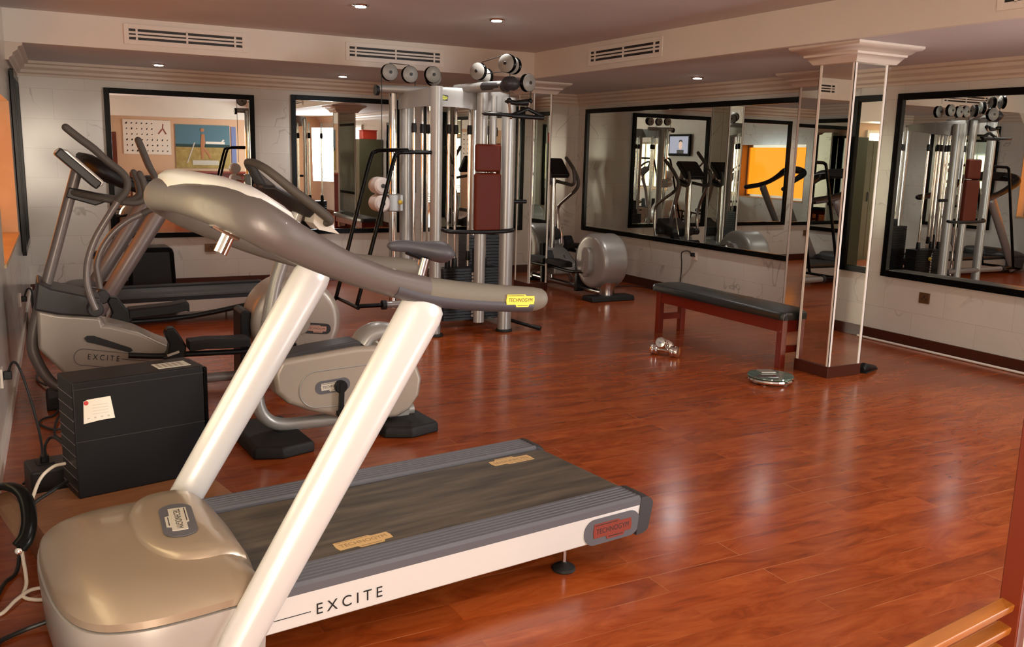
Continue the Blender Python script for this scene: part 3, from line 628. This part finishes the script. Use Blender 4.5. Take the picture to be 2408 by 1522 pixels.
# headers
hd = M(); hd.loft([[g3(x, y+o, z+dz) for o, dz in ((-.03, -h), (-.03, h*.6), (-.015, h), (.03, h), (.03, -h))] for x, y, z, h in ((2.93, 7.62, 1.99, .07), (2.97, 7.40, 2.0, .07), (3.0, 7.20, 2.01, .075), (3.04, 7.08, 2.01, .08), (3.2, 7.06, 2.01, .08), (3.42, 7.06, 2.0, .085), (3.62, 7.04, 1.99, .085), (3.74, 7.10, 1.98, .08), (3.79, 7.2, 1.98, .07), (3.76, 7.45, 1.99, .05), (3.70, 7.69, 2.0, .03))])
hd.build('header', silver, t, bevel=.012)
lb = M(); lb.tube([g3(2.72, 7.60, 2.085), g3(3.20, 7.50, 2.085)], .034, 14); lb.build('pulley_beam', silver, t)
M().tube([g3(2.70, 7.60, 2.07), g3(2.73, 7.60, 2.07)], .045, 14).build('beam_end', black, t)
M().tube([g3(3.25, 7.15, 2.085), g3(3.36, 6.95, 2.095), g3(3.50, 6.68, 2.10)], [.035, .042, .045], 14).build('pulldown_arm', silver, t)
M().tube([g3(3.38, 6.88, 2.098), g3(3.47, 6.72, 2.10)], .052, 14, roundend=True).build('arm_sleeve', dgrey, t)
jn = M(); jn.ball(g3(3.52, 6.66, 2.12), .075, (1.1, 1, .8)); jn.build('arm_joint', dgrey, t)
def pulley(x, y, z, r=.072, ax=(0, 1, 0), m=dgrey):
    a = Vector(ax).normalized(); c = g3(x, y, z)
    p = M(); p.lathe([(r-.004, -.020), (r, -.018), (r-.004, -.008), (r-.012, 0), (r-.004, .008), (r, .018), (r-.004, .020)], c, a, 32); o = p.build('pulley', blackf, t)
    f = M()
    for s_ in (-1, 1): f.lathe([(r*.96, .021*s_), (r*.85, .028*s_), (r*.3, .036*s_), (.004, .038*s_)], c, a, 32)
    f.build('pulley_cover', pulm, o)
    hb = M()
    for s_ in (-1, 1): hb.disc(c+a*s_*.036, a, .014, .012, 16)
    hb.build('hub', ink, o)
    return o
pulley(2.815, 7.56, 2.222); pulley(2.99, 7.53, 2.213); pulley(3.19, 7.50, 2.222); pulley(3.25, 7.62, 2.205)
pulley(3.37, 6.95, 2.225, ax=(.85, .53, 0)); pulley(3.45, 6.99, 2.19, ax=(.85, .53, 0))
pulley(3.475, 6.64, 2.272, .075, (.85, .53, 0)); pulley(3.56, 6.70, 2.265, .070, (.85, .53, 0)); pulley(3.655, 6.62, 2.130, .072, (-.25, 1, 0))
cb = M()
for a, c in (((3.39, 6.93, 2.298), (3.48, 6.68, 2.345)), ((3.40, 6.92, 2.20), (3.48, 6.70, 2.215)), ((2.745, 7.56, 2.2), (2.745, 7.56, 1.35)), ((2.815, 7.56, 2.30), (2.99, 7.53, 2.29)), ((3.04, 7.53, 2.2), (3.04, 7.50, 1.2)), ((3.50, 6.64, 2.22), (3.50, 6.64, 1.97)), ((3.70, 6.64, 2.10), (3.695, 6.64, 1.98))):
    cb.tube([g3(*a), g3(*c)], .0035, 6)
cb.build('cable', cab_b, t)
# lat bar and V handle
M().tube([g3(3.265, 6.62, 1.87), g3(3.42, 6.60, 1.868), g3(3.60, 6.60, 1.864)], .020, 12, roundend=True).build('lat_bar', black, t)
b = M(); b.tube([g3(3.52, 6.62, 1.868), g3(3.66, 6.62, 1.925), g3(3.80, 6.62, 1.872)], .016, 10); b.tube([g3(3.50, 6.60, 1.862), g3(3.80, 6.60, 1.858)], .019, 10); b.build('row_handle', black, t)
M().tube([g3(3.50, 6.64, 1.96), g3(3.50, 6.60, 1.84)], .012, 8).build('cable_link', chrome, t)
M().tube([g3(3.69, 6.64, 1.985), g3(3.66, 6.62, 1.925)], .010, 8).build('cable_link', chrome, t)
for p_ in ((3.50, 6.64, 1.985), (3.695, 6.64, 1.99)): M().ball(g3(*p_), .022).build('cable_stop', black, t)
M().tube([g3(3.50, 6.66, 1.975), g3(3.56, 6.64, 1.968), g3(3.64, 6.64, 1.975)], .028, 12, roundend=True).build('arm_bumper', black, t)
# pads
for z0, z1, w in ((1.405, 1.635, .118), (.905, 1.395, .122)):
    M().box(3.455-ox-w, 3.455-ox+w, 6.885-oy, 6.945-oy, z0, z1).build('pad', redpad, t, bevel=.022, seg=4)
# curved guard rod
M().tube([g3(3.07, 6.98, .92), g3(3.12, 6.93, .905), g3(3.35, 6.90, .90), g3(3.60, 6.90, .90), g3(3.72, 6.94, .905), g3(3.73, 6.99, .91)], .018, 12, smooth=4).build('guard_rod', black, t)
M().tube([g3(3.72, 7.0, 1.15), g3(3.88, 7.0, 1.15)], .018, 10).build('side_peg', black, t)
# stacks and rods
def stack(x0, x1, y0, y1, z1, n):
    s_ = M(); h = (z1-.06)/n
    for k in range(n): s_.box(x0-ox, x1-ox, y0-oy, y1-oy, .06+k*h+.002, .06+(k+1)*h)
    return s_.build('weight_stack', black, t, bevel=.002)
stack(3.23, 3.79, 7.30, 7.46, .535, 18); stack(3.60, 3.98, 7.62, 7.80, .80, 24)
for x, y, z0 in ((3.30, 7.38, .535), (3.385, 7.42, .535), (3.67, 7.38, .535), (3.50, 7.38, .60), (3.75, 7.70, .80), (3.93, 7.72, .80), (3.12, 7.55, .1), (3.20, 7.62, .1), (2.98, 7.40, .1)):
    r = post(x, y, z0-.05, 1.95, .0125, m=chrome, name='guide_rod', seg=12)
    M().lathe([(.024, 0), (.026, .008), (.022, .085)], g3(x, y, z0)).build('bushing', black, r); M().lathe([(.022, 1.72), (.024, 1.76), (.020, 1.80)], g3(x, y, 0)).build('bushing', black, r)
b = M()
for k in range(13): b.disc(g3(3.515, 7.296, .10+k*.032), (0, 1, 0), .013, .006, 10)
b.build('weight_numbers', paper2, t)
M().ball(g3(3.555, 7.285, .42), .020, (1, 1, 1.3)).build('selector_pin', yellow, t)
b = M(); b.tube([g3(3.515, 7.29, .72), g3(3.515, 7.29, .55)], .012, 8); b.tube([g3(3.515, 7.29, .56), g3(3.54, 7.28, .50), g3(3.555, 7.285, .44)], .008, 8); b.build('selector_strap', black, t)
# slanted black hand rails
M().tube([g3(3.02, 7.02, 1.555), g3(2.75, 7.0, 1.552), g3(2.68, 7.0, 1.54), g3(2.64, 7.0, 1.47), g3(2.50, 7.0, .95), g3(2.335, 7.0, .35), g3(2.32, 7.0, .30)], .017, 12, smooth=4).build('slanted_rail', blackf, t)
M().tube([g3(3.0, 7.60, 1.57), g3(2.74, 7.48, 1.563), g3(2.65, 7.45, 1.55), g3(2.60, 7.45, 1.48), g3(2.47, 7.45, 1.0), g3(2.30, 7.45, .35), g3(2.28, 7.45, .30)], .017, 12, smooth=4).build('slanted_rail', blackf, t)
M().tube([g3(2.31, 6.92, .30), g3(2.31, 7.53, .30)], .016, 10).build('rail_crossbar', blackf, t)
M().tube([g3(2.575, 7.0, .30), g3(2.95, 7.0, .30), g3(3.6, 7.0, .30)], .030, 14).build('low_beam', silverd, t)
M().tube([g3(2.54, 7.0, .30), g3(2.575, 7.0, .30)], .040, 14).build('beam_end', rubber, t)
b = M(); b.tube([g3(2.32, 7.0, .30), g3(2.56, 7.0, .30)], .018, 10); b.build('rail_mount', blackf, t)
# white rollers and carriage
for z in (1.262, 1.112):
    r = M(); r.lathe([(.010, -.10), (.055, -.098), (.072, -.08), (.075, -.04), (.075, .04), (.072, .08), (.055, .098), (.010, .10)], g3(2.70, 7.50, z), (0, 1, 0), 32); o = r.build('foam_roller', white, t)
    M().disc(g3(2.70, 7.396, z), (0, 1, 0), .018, .012, 16).build('hub', ink, o)
M().tube([g3(2.70, 7.50, 1.08), g3(2.70, 7.50, 1.29)], .012, 8).build('roller_axle', chrome, t)
M().box(2.81-ox, 2.95-ox, 7.56-oy, 7.68-oy, 1.03, 1.185).build('carriage', silver, t, bevel=.012)
M().ball(g3(2.915, 7.55, 1.115), .021).build('carriage_knob', yellow, t)
b = M(); b.tube([g3(2.70, 7.60, 1.18), g3(2.84, 7.62, 1.15)], .014, 8); b.tube([g3(2.70, 7.60, 1.10), g3(2.84, 7.62, 1.08)], .014, 8); b.build('roller_bracket', chrome, t)
for x, y, z, d in ((3.055, 7.028, 2.005, (0, 0, 0)), (3.66, 7.008, 1.995, (0, 0, 0))):
    decal([(-.05, -.022), (.05, -.022), (.05, .022), (-.05, .022)], g3(x+.02, y-.012, z), (1, 0, -.15), (.15, 0, 1), ink, t, 'logo_edge', .002)
    logo(g3(x+.02, y-.0145, z), (1, 0, -.15), (.15, 0, 1), .085, yel2, ink, t)
# loose pedal arm at the base
M().tube([g3(3.80, 7.15, .075), g3(3.90, 7.0, .045), g3(4.0, 6.88, .022)], [.018, .016, .02], 10).build('foot_lever', black, t)
b = M(); b.tube([g3(3.02, 7.66, .05), g3(3.69, 7.69, .05)], .025, 10); b.tube([g3(3.69, 7.02, .05), g3(3.69, 7.69, .05)], .025, 10); b.tube([g3(3.03, 7.05, .05), g3(3.02, 7.66, .05)], .025, 10); b.build('base_rail', silver, t)

# ---------------------------------------------------------------- bench, dumbbells, scale
t = thing('exercise_bench', 'red-brown wooden bench with padded black vinyl top', 'bench', (5.12, 5.70, 0))
rings = []
for y, k in ((-.80, .82), (-.785, .93), (-.75, 1), (.78, 1), (.825, .93), (.85, .80)):
    rings.append([V(.175*k*sg*sx, y, .372+zz) for sx, sg, zz in ((1, -1, 0), (1, -1, .045), (.93, -1, .062), (.6, -1, .072*k), (0, 1, .076*k), (.6, 1, .072*k), (.93, 1, .062), (1, 1, .045), (1, 1, 0))])
M().loft(rings).build('seat_pad', blackv, t, bevel=.006)
for sx in (-1, 1): M().box(sx*.125-.014, sx*.125+.014, -.74, .74, .275, .375).build('apron', benchw, t, bevel=.003)
for sy in (-1, 1):
    M().box(-.13, .13, sy*.75-.014, sy*.75+.014, .275, .372).build('end_apron', benchw, t)
    M().box(-.12, .12, sy*.755-.012, sy*.755+.012, .115, .17).build('stretcher', benchw, t)
    for sx in (-1, 1): M().box(sx*.125-.026, sx*.125+.026, sy*.755-.028, sy*.755+.028, 0, .372).build('leg', benchw, t, bevel=.003)
def dumbbell(label, x, y, z, rot, pitch=0):
    t = thing('dumbbell', label, 'dumbbell', (x, y, z), rot, group=None); t.scale = (1.1, 1.1, 1.1); t.rotation_euler = (0, radians(pitch), radians(rot))
    M().tube([(-.10, 0, 0), (.10, 0, 0)], .013, 12).build('handle', chrome, t)
    for s_ in (-1, 1):
        M().lathe([(.012, .045), (.034, .047), (.040, .052), (.040, .072), (.036, .075), (.036, .080), (.040, .083), (.040, .100), (.034, .108), (.012, .110)], (0, 0, 0), (s_, 0, 0), 28).build('weight', chrome, t)
    return t
dumbbell('chrome dumbbell on the floor, lying flat under the crossed one', 4.42, 5.62, .045, -62)
dumbbell('chrome dumbbell leaning across the other chrome dumbbell on the floor', 4.415, 5.62, .094, 34, 17)
t = thing('bathroom_scale', 'round glass bathroom scale with chrome rim on the floor by the near column', 'scale', (4.60, 4.63, 0), -20)
M().lathe([(.158, .046), (.162, .048), (.160, .056), (.002, .056)], (0, 0, 0), seg=48).build('glass_plate', glasst, t)
b = M()
for a in range(4): b.lathe([(.018, 0), (.02, .006), (.014, .046)], (.11*cos(a*pi/2+.8), .11*sin(a*pi/2+.8), 0), seg=20)
b.build('foot', steel, t)
b = M(); R_ = [V(.145*cos(a), .145*sin(a), .026) for a in [2*pi*k/40 for k in range(40)]]; b.tube(R_, .016, 8, closed=True); b.build('chrome_rim', chrome, t)
M().box(-.055, .055, .03, .12, .0565, .066).build('display', alu, t, bevel=.003)
M().box(-.12, .02, -.09, -.02, .0565, .060).build('foot_pad', steel, t, bevel=.002)
t = thing('black_object', 'small black object lying on the floor behind the near column base', 'object', (5.56, 4.60, 0), 20)
M().loft([[V(u, w*cos(a), .002+h*max(0, .5+.5*sin(a))) for a in [2*pi*k/14 for k in range(14)]] for u, w, h in ((-.11, .02, .045), (-.08, .035, .075), (-.02, .035, .06), (.05, .042, .042), (.10, .035, .032), (.13, .012, .02))]).build('body', black, t)
M().box(-.11, .125, -.035, .035, 0, .010).build('base', rubber, t, bevel=.004)

# ---------------------------------------------------------------- computer, stand, power unit
t = thing('wooden_stand', 'low orange-brown wooden stand carrying the black computer case', 'stand', (.33, 3.74, 0), 11); st = t
M().box(-.40, .30, -.22, .24, .145, .165).build('top_board', standw, t, bevel=.002)
for x in (-.385, .286): M().box(x-.014, x+.014, -.20, .18, 0, .145).build('side_board', standw, t, bevel=.002)
M().box(-.371, .272, -.02, 0, 0, .145).build('rear_board', standw, t)
t = thing('computer_case', 'black computer case standing on the low wooden stand', 'computer', (.345, 3.935, .165), 12.5); pc = t
M().box(-.27, .25, -.105, .105, .0, .475).build('case', black, t, bevel=.006)
M().box(.25, .272, -.100, .100, .01, .468).build('front_panel', blackf, t, bevel=.01)
b = M(); b.box(-.268, .249, -.1062, -.104, .232, .2345); b.box(-.268, .249, -.1062, -.104, .445, .447); b.build('seam', dgrey, t)
decal([(0, 0), (.004, .09), (.02, .096), (.105, .098), (.118, .007), (.06, .006)], (-.235, -.1052, .305), (1, 0, 0), (0, 0, 1), paper, t, 'paper_note', .0012)
b = M(); b.disc((-.222, -.1068, .388), (0, 1, 0), .009, .001, 20); b.build('note_stamp', redink, t)
b = M()
for k in range(4): b.box(-.22+k*.025, -.212+k*.025, -.1072, -.1062, .322, .328)
for k in range(4): b.box(-.20, -.14, -.1070, -.1063, .375-k*.012, .3765-k*.012)
b.build('note_print', paper2, t)
b = M(); b.box(.08, .215, -.06, .03, .4745, .4765); b.build('sticker', paper2, t)
b = M()
for k in range(5): b.box(.09+k*.022, .102+k*.022, -.05, .02, .4764, .4770)
b.build('sticker_print', bgrey, t)
b = M()
for k in range(9): b.box(-.2712, -.2695, -.1, .1, .03+k*.048, .034+k*.048)
b.build('back_plate', steel, t)
t = thing('power_unit', 'dark grey power supply box on the floor behind the computer case', 'power supply', (.035, 4.33, 0), 8); ups = t
M().box(-.115, .21, -.10, .10, 0, .155).build('case', dgrey, t, bevel=.012)
M().box(-.075, -.005, -.02, .06, .154, .160).build('outlet', black, t, bevel=.002)
M().box(.05, .10, -.04, .08, .1545, .1565).build('label_strip', black, t)
M().loft([[V(-.04+x, .02+y, z) for x, y in rrect(.035, .03, .008)] for z in (.158, .185)]).build('plug', black, t)
def cable(label, pts, r, m, catg='cable', sm=6, name='power_cable'):
    P = [Vector(p) for p in pts]; o = M().tube(P, r, 8, smooth=sm).build(name, m); return tag(o, label, catg)
# ---------------------------------------------------------------- sockets and plugs
def socket(label, p, d, n, w=.085, h=.085, m=sockw, plug=True, depth=.012):
    t = thing('wall_socket', label, 'socket', p); d = Vector(d).normalized(); n = Vector(n).normalized(); z = V(0, 0, 1)
    M().obox(n*depth/2, d*w/2, n*depth/2, z*h/2).build('plate', m, t, bevel=.003)
    b = M()
    for s_ in (-1, 1): b.obox(n*(depth+.001)+d*s_*w*.18-z*h*.1, d*.004, n*.001, z*.008)
    b.obox(n*(depth+.001)+z*h*.12, d*.005, n*.001, z*.010); b.build('pins', ink, t)
    if plug: M().obox(n*(depth+.02)+z*.01, d*.018, n*.02, z*.022).build('plug', black, t, bevel=.006)
    return t
ln = V(1, -.0285, 0); ld = V(.0285, 1, 0)
socket('white socket with black plug low on the left wall, near the computer', (lx(5.2), 5.2, .36), ld, ln, h=.10)
socket('white socket with black plug low on the left wall, behind the cross trainer', (lx(7.9), 7.9, .345), ld, ln, h=.10)
socket('socket with black plug on the right wall under the long mirror', (XR, 8.01, .48), (0, 1, 0), (-1, 0, 0), .10, .10)
socket('brown metal double socket plate on the right wall under the near mirror', (XR, 4.99, .445), (0, 1, 0), (-1, 0, 0), .10, .09, brass, False)
socket('brass socket plate on the back wall under the left mirror', (1.80, YB, .435), (1, 0, 0), (0, -1, 0), .13, .09, brass, False)
socket('brass socket with black plug on the back wall near the left corner', (.59, YB, .39), (1, 0, 0), (0, -1, 0), .09, .09, brass, True)
cable('black cable from the left wall socket down to the power unit', [(lx(5.2)+.035, 5.2, .385), (lx(5.2)+.06, 5.18, .44), (lx(5.2)+.09, 5.14, .41), (-.05, 5.08, .25), (-.02, 5.0, .08), (-.02, 4.85, .012), (-.06, 4.65, .012), (-.10, 4.50, .012)], .0065, cab_b)
cable('black cable arching from the power unit to the computer case', [(-.003, 4.345, .178), (.0, 4.35, .23), (.03, 4.33, .27), (.07, 4.15, .275), (.075, 3.97, .23)], .006, cab_b)
cable('black cable from the far left wall socket behind the cross trainer', [(lx(7.9)+.035, 7.9, .37), (lx(7.9)+.06, 7.9, .43), (lx(7.9)+.09, 7.88, .40), (-.01, 7.8, .15), (-.01, 7.6, .02), (.0, 7.0, .01), (-.02, 6.6, .01), (.03, 6.35, .02)], .007, cab_b)
cable('coiled black cable on the floor in front of the cross trainer', [(.10, 5.80, .03), (.06, 5.66, .008), (.0, 5.60, .008), (-.02, 5.5, .008), (.05, 5.35, .008), (.12, 5.42, .008), (.13, 5.55, .014), (.09, 5.6, .02), (.06, 5.45, .016), (.05, 5.25, .008), (.10, 5.12, .008), (.18, 5.10, .008)], .006, cab_b)
cable('black cable from the right wall socket down behind the bench', [(6.605, 8.01, .49), (6.57, 8.03, .53), (6.55, 8.12, .50), (6.60, 8.17, .36), (6.61, 8.2, .12), (6.60, 8.3, .012), (6.55, 8.8, .010), (6.3, 8.95, .010), (6.0, 8.75, .010)], .006, cab_b)
cable('white cable looping from the computer case down to the floor', [(.065, 3.90, .28), (.02, 3.86, .285), (-.03, 3.82, .25), (-.07, 3.70, .18), (-.10, 3.55, .12), (-.09, 3.40, .03), (-.10, 3.32, .008), (-.03, 3.27, .008), (.0, 3.34, .008), (-.07, 3.36, .012), (-.12, 3.30, .014), (-.17, 3.22, .008), (-.21, 3.28, .008), (-.22, 3.40, .008)], .0065, cab_w, name='data_cable')
cable('thick black cable leaving the computer case over the stand edge to the left', [(.07, 3.87, .215), (.0, 3.80, .20), (-.06, 3.74, .18), (-.10, 3.70, .10), (-.12, 3.55, .012), (-.16, 3.45, .012), (-.19, 3.3, .012), (-.23, 3.16, .012)], .007, cab_b)
cable('black cable looping on the floor at the left of the treadmill cowl', [(-.03, 3.08, .02), (-.10, 3.07, .010), (-.17, 3.02, .010), (-.165, 2.95, .010), (-.10, 2.88, .010), (-.075, 2.82, .010), (-.10, 2.79, .010), (-.16, 2.83, .010), (-.23, 2.88, .010)], .0075, cab_b)
cable('black power cable running from the treadmill cowl to the left edge of the photo', [(-.01, 2.88, .02), (-.06, 2.86, .010), (-.12, 2.82, .012), (-.165, 2.77, .010), (-.155, 2.72, .010), (-.10, 2.705, .010), (-.04, 2.69, .010), (.02, 2.66, .012)], .0075, cab_b)
# ---------------------------------------------------------------- black box at the back wall
t = thing('loudspeaker', 'black box loudspeaker standing at the back wall behind the dark treadmill', 'loudspeaker', (1.10, 10.28, 0))
M().prism([(-.22, .0), (-.22, .47), (-.19, .50), (.19, .50), (.225, .485), (.24, .44), (.255, 0)], -.18, .18).build('cabinet', blackf, t, bevel=.01)
M().prism([(-.18, .05), (-.17, .45), (.19, .45), (.21, .05)], -.186, -.179).build('grille', black, t)
# ---------------------------------------------------------------- conduit, wooden gate, handle at left edge
o = M().tube([(6.60, 3.5, .012), (6.60, 5.55, .012)], .010, 8).build('cable_conduit', trimw); tag(o, 'thin white conduit lying on the floor along the right wall', 'conduit')
t = thing('wooden_gate', 'slatted honey-coloured wooden gate at the lower right corner of the photo', 'gate', (1.90, 1.115, 0), 7)
for k in range(6): M().obox((-.34, 0, .590-k*.055), (.32, 0, 0), (0, .016, .003), (0, -.002, .010)).build('slat', slatw, t, bevel=.004)
M().box(-.70, -.655, -.016, .016, 0, .60).build('stile', postw, t, bevel=.003)
M().box(-.030, .010, -.030, .018, 0, 1.02).build('post', postw, t, bevel=.004)
t = thing('white_jamb', 'white painted upright just right of the wooden gate, cut by the photo edge', 'door jamb', (1.945, 1.118, 0), 7)
M().box(-.018, .05, -.05, .03, 0, 1.0).build('board', wpost, t, bevel=.004)
t = thing('chair_arm', 'black curved chair with brown back panel and silver ball tip at the left edge', 'chair', (-.16, 2.86, 0))
M().tube([(-.02, .12, .52), (.05, .08, .545), (.095, .02, .53), (.105, -.04, .48), (.095, -.08, .44), (.075, -.10, .42)], .010, 10, w=.022, smooth=5).build('arm', blackf, t)
M().loft([[V(.0, .10+o, .51), V(.055, .07+o, .53), (V(.09, -.0+o, .50)), V(.095, -.05+o, .46), V(.075, -.09+o, .43)] for o in (0, .006)]).build('panel', mat('brown_leather', (.10, .045, .02), .5), t)
M().ball((.074, -.105, .412), .011).build('ball_tip', chrome, t)
b = M(); b.tube([(-.02, .12, .52), (-.02, .16, 0)], .012, 8); b.tube([(-.0, -.10, 0), (-.015, .06, .40), (-.02, .12, .52)], .010, 8); b.build('leg', blackf, t)

# ---------------------------------------------------------------- things behind the camera, seen in the mirrors
def flat(name, label, catg, x0, x1, z0, z1, y, m): 
    t = thing(name, label, catg, ((x0+x1)/2, y, z0)); h = (x1-x0)/2
    M().box(-h, h, 0, .012, 0, z1-z0).build('sheet', m, t); return t, h, z1-z0
t, h, H_ = flat('exercise_chart', 'white wall chart of small exercise figures, seen in the left mirror', 'poster', 2.03, 3.06, 1.36, 2.14, YN+.002, mat('chart_paper', (.78, .70, .62), .6))
b = M()
for i in range(9):
    for j in range(6):
        if i > 5 and j > 2: continue
        x, z = -h+.08+i*(2*h-.16)/8, .08+j*(H_-.16)/5
        b.obox((x, .014, z), (.010+.008*random.random(), 0, .006*random.random()), (0, .001, 0), (.004, 0, .012+.010*random.random()))
b.build('small_figures', ink, t)
b = M(); b.tube([(h-.10, .015, .47), (h-.17, .015, .60), (h-.20, .015, .56), (h-.27, .015, .47)], .016, 6, w=.002); b.tube([(h-.17, .015, .60), (h-.16, .015, .70)], .012, 6, w=.002); b.build('large_figure', mat('figure_red', (.25, .06, .05), .6), t)
t, h, H_ = flat('sports_poster', 'large poster of a person running on a treadmill in an open field', 'poster', 3.16, 4.40, 1.06, 2.07, YN+.002, mat('poster_sky', (.09, .19, .25), .4))
M().box(-h, h, .0122, .014, 0, .50).build('field', noisy('poster_field', (.30, .20, .06), (.42, .30, .10), 8, .5), t)
M().box(-h, h, .0142, .015, .49, .56).build('tree_line', mat('poster_trees', (.02, .05, .05), .6), t)
b = M(); b.obox((.28, .016, .60), (.22, 0, .0), (0, .001, 0), (0, 0, .028)); b.obox((.45, .0165, .64), (.03, 0, .04), (0, .001, 0), (.02, 0, -.005)); b.build('aeroplane', paper, t)
b = M(); b.obox((.05, .017, .13), (.30, 0, 0), (0, .001, 0), (0, 0, .055)); b.obox((-.28, .017, .36), (.014, 0, .0), (0, .001, 0), (.09, 0, .24)); b.build('pictured_treadmill', silvlab, t)
b = M(); b.tube([(-.02, .018, .22), (-.02, .018, .48), (.0, .018, .62), (.0, .018, .80)], [.03, .04, .05, .035], 8, w=.002); b.tube([(.0, .018, .48), (.10, .018, .36), (.16, .018, .24)], .03, 8, w=.002); b.ball((-.01, .018, .89), .045, (1, .06, 1)); b.build('pictured_runner', mat('poster_skin', (.42, .18, .08), .5), t)
t, h, H_ = flat('blue_banner', 'narrow blue banner beside the large sports poster', 'poster', 4.44, 4.55, 1.06, 2.05, YN+.002, mat('banner_blue', (.16, .20, .40), .5))
t = thing('reception_counter', 'dark red counter below the posters, seen in the left mirror', 'counter', (3.9, -1.2, 0))
M().box(-.85, .85, -.3, .3, 0, .96).build('cabinet', mat('counter_red', (.10, .015, .012), .35), t); M().box(-.9, .9, -.34, .34, .96, 1.0).build('top', mat('counter_top', (.20, .03, .02), .3), t, bevel=.005)
t = thing('door_panel', 'dark red-brown door on the near wall, seen in the left mirror', 'door', (1.72, YN+.025, 0)); M().box(-.16, .16, -.02, .02, 0, 1.85).build('leaf', postw, t)
t = thing('television', 'flat television on the left wall showing a face, seen only in mirrors', 'television', (lx(4.2)+.05, 4.2, 1.62), -1.6)
M().box(-.02, .03, -.40, .40, 0, .50).build('casing', blackf, t, bevel=.01); M().box(.0295, .032, -.35, .35, .06, .45).build('screen', tvs, t)
b = M(); b.ball((.033, .07, .25), .09, (.02, .75, 1.15)); b.build('pictured_face', tvf, t); b = M(); b.ball((.0325, .07, .33), .075, (.02, .9, .6)); b.box(.0318, .033, -.06, .20, .06, .14); b.build('pictured_hair', tvd, t)
t = thing('filing_cabinet', 'olive steel cabinet at the right wall, seen in the near column', 'cabinet', (6.38, 2.55, 0)); M().box(-.25, .25, -.40, .40, 0, 1.80).build('body', olive, t, bevel=.005)
b = M(); b.box(-.256, -.25, -.39, -.005, .05, 1.76); b.box(-.256, -.25, .005, .39, .05, 1.76); b.build('door', olive, t); M().box(-.27, -.256, .03, .045, .85, 1.0).build('handle', ink, t)
t = thing('red_crate', 'bright red plastic box on top of the olive cabinet', 'box', (6.38, 2.75, 1.80)); M().box(-.15, .15, -.13, .13, 0, .17).build('body', redbx, t, bevel=.01)
M().box(-.16, .16, -.14, .14, .17, .19).build('lid', redbx, t)

t = thing('filing_cabinet', 'tall olive cabinet on the near wall beside the entrance, seen in the near column', 'cabinet', (1.22, -1.38, 0)); M().box(-.28, .28, -.2, .2, 0, 1.92).build('body', olive, t, bevel=.005)
b = M(); b.box(-.27, -.005, .2, .206, .05, 1.88); b.box(.005, .27, .2, .206, .05, 1.88); b.build('door', olive, t); M().box(.03, .045, .206, .22, .95, 1.1).build('handle', ink, t)
# groups of repeats
GR = {'wall_mirror': 'black-framed wall mirrors', 'air_vent': 'slotted air vents on the bulkheads', 'ceiling_downlight': 'recessed ceiling downlights', 'dumbbell': 'crossed chrome dumbbells', 'wall_socket': 'wall sockets', 'mirrored_column': 'mirror-clad columns', 'treadmill': 'treadmills', 'cross_trainer': 'cross trainers', 'power_cable': 'black cables', 'filing_cabinet': 'olive cabinets'}
for o in bpy.data.objects:
    k = o.name.split('.')[0]
    if o.parent is None and k in GR: o['group'] = GR[k]
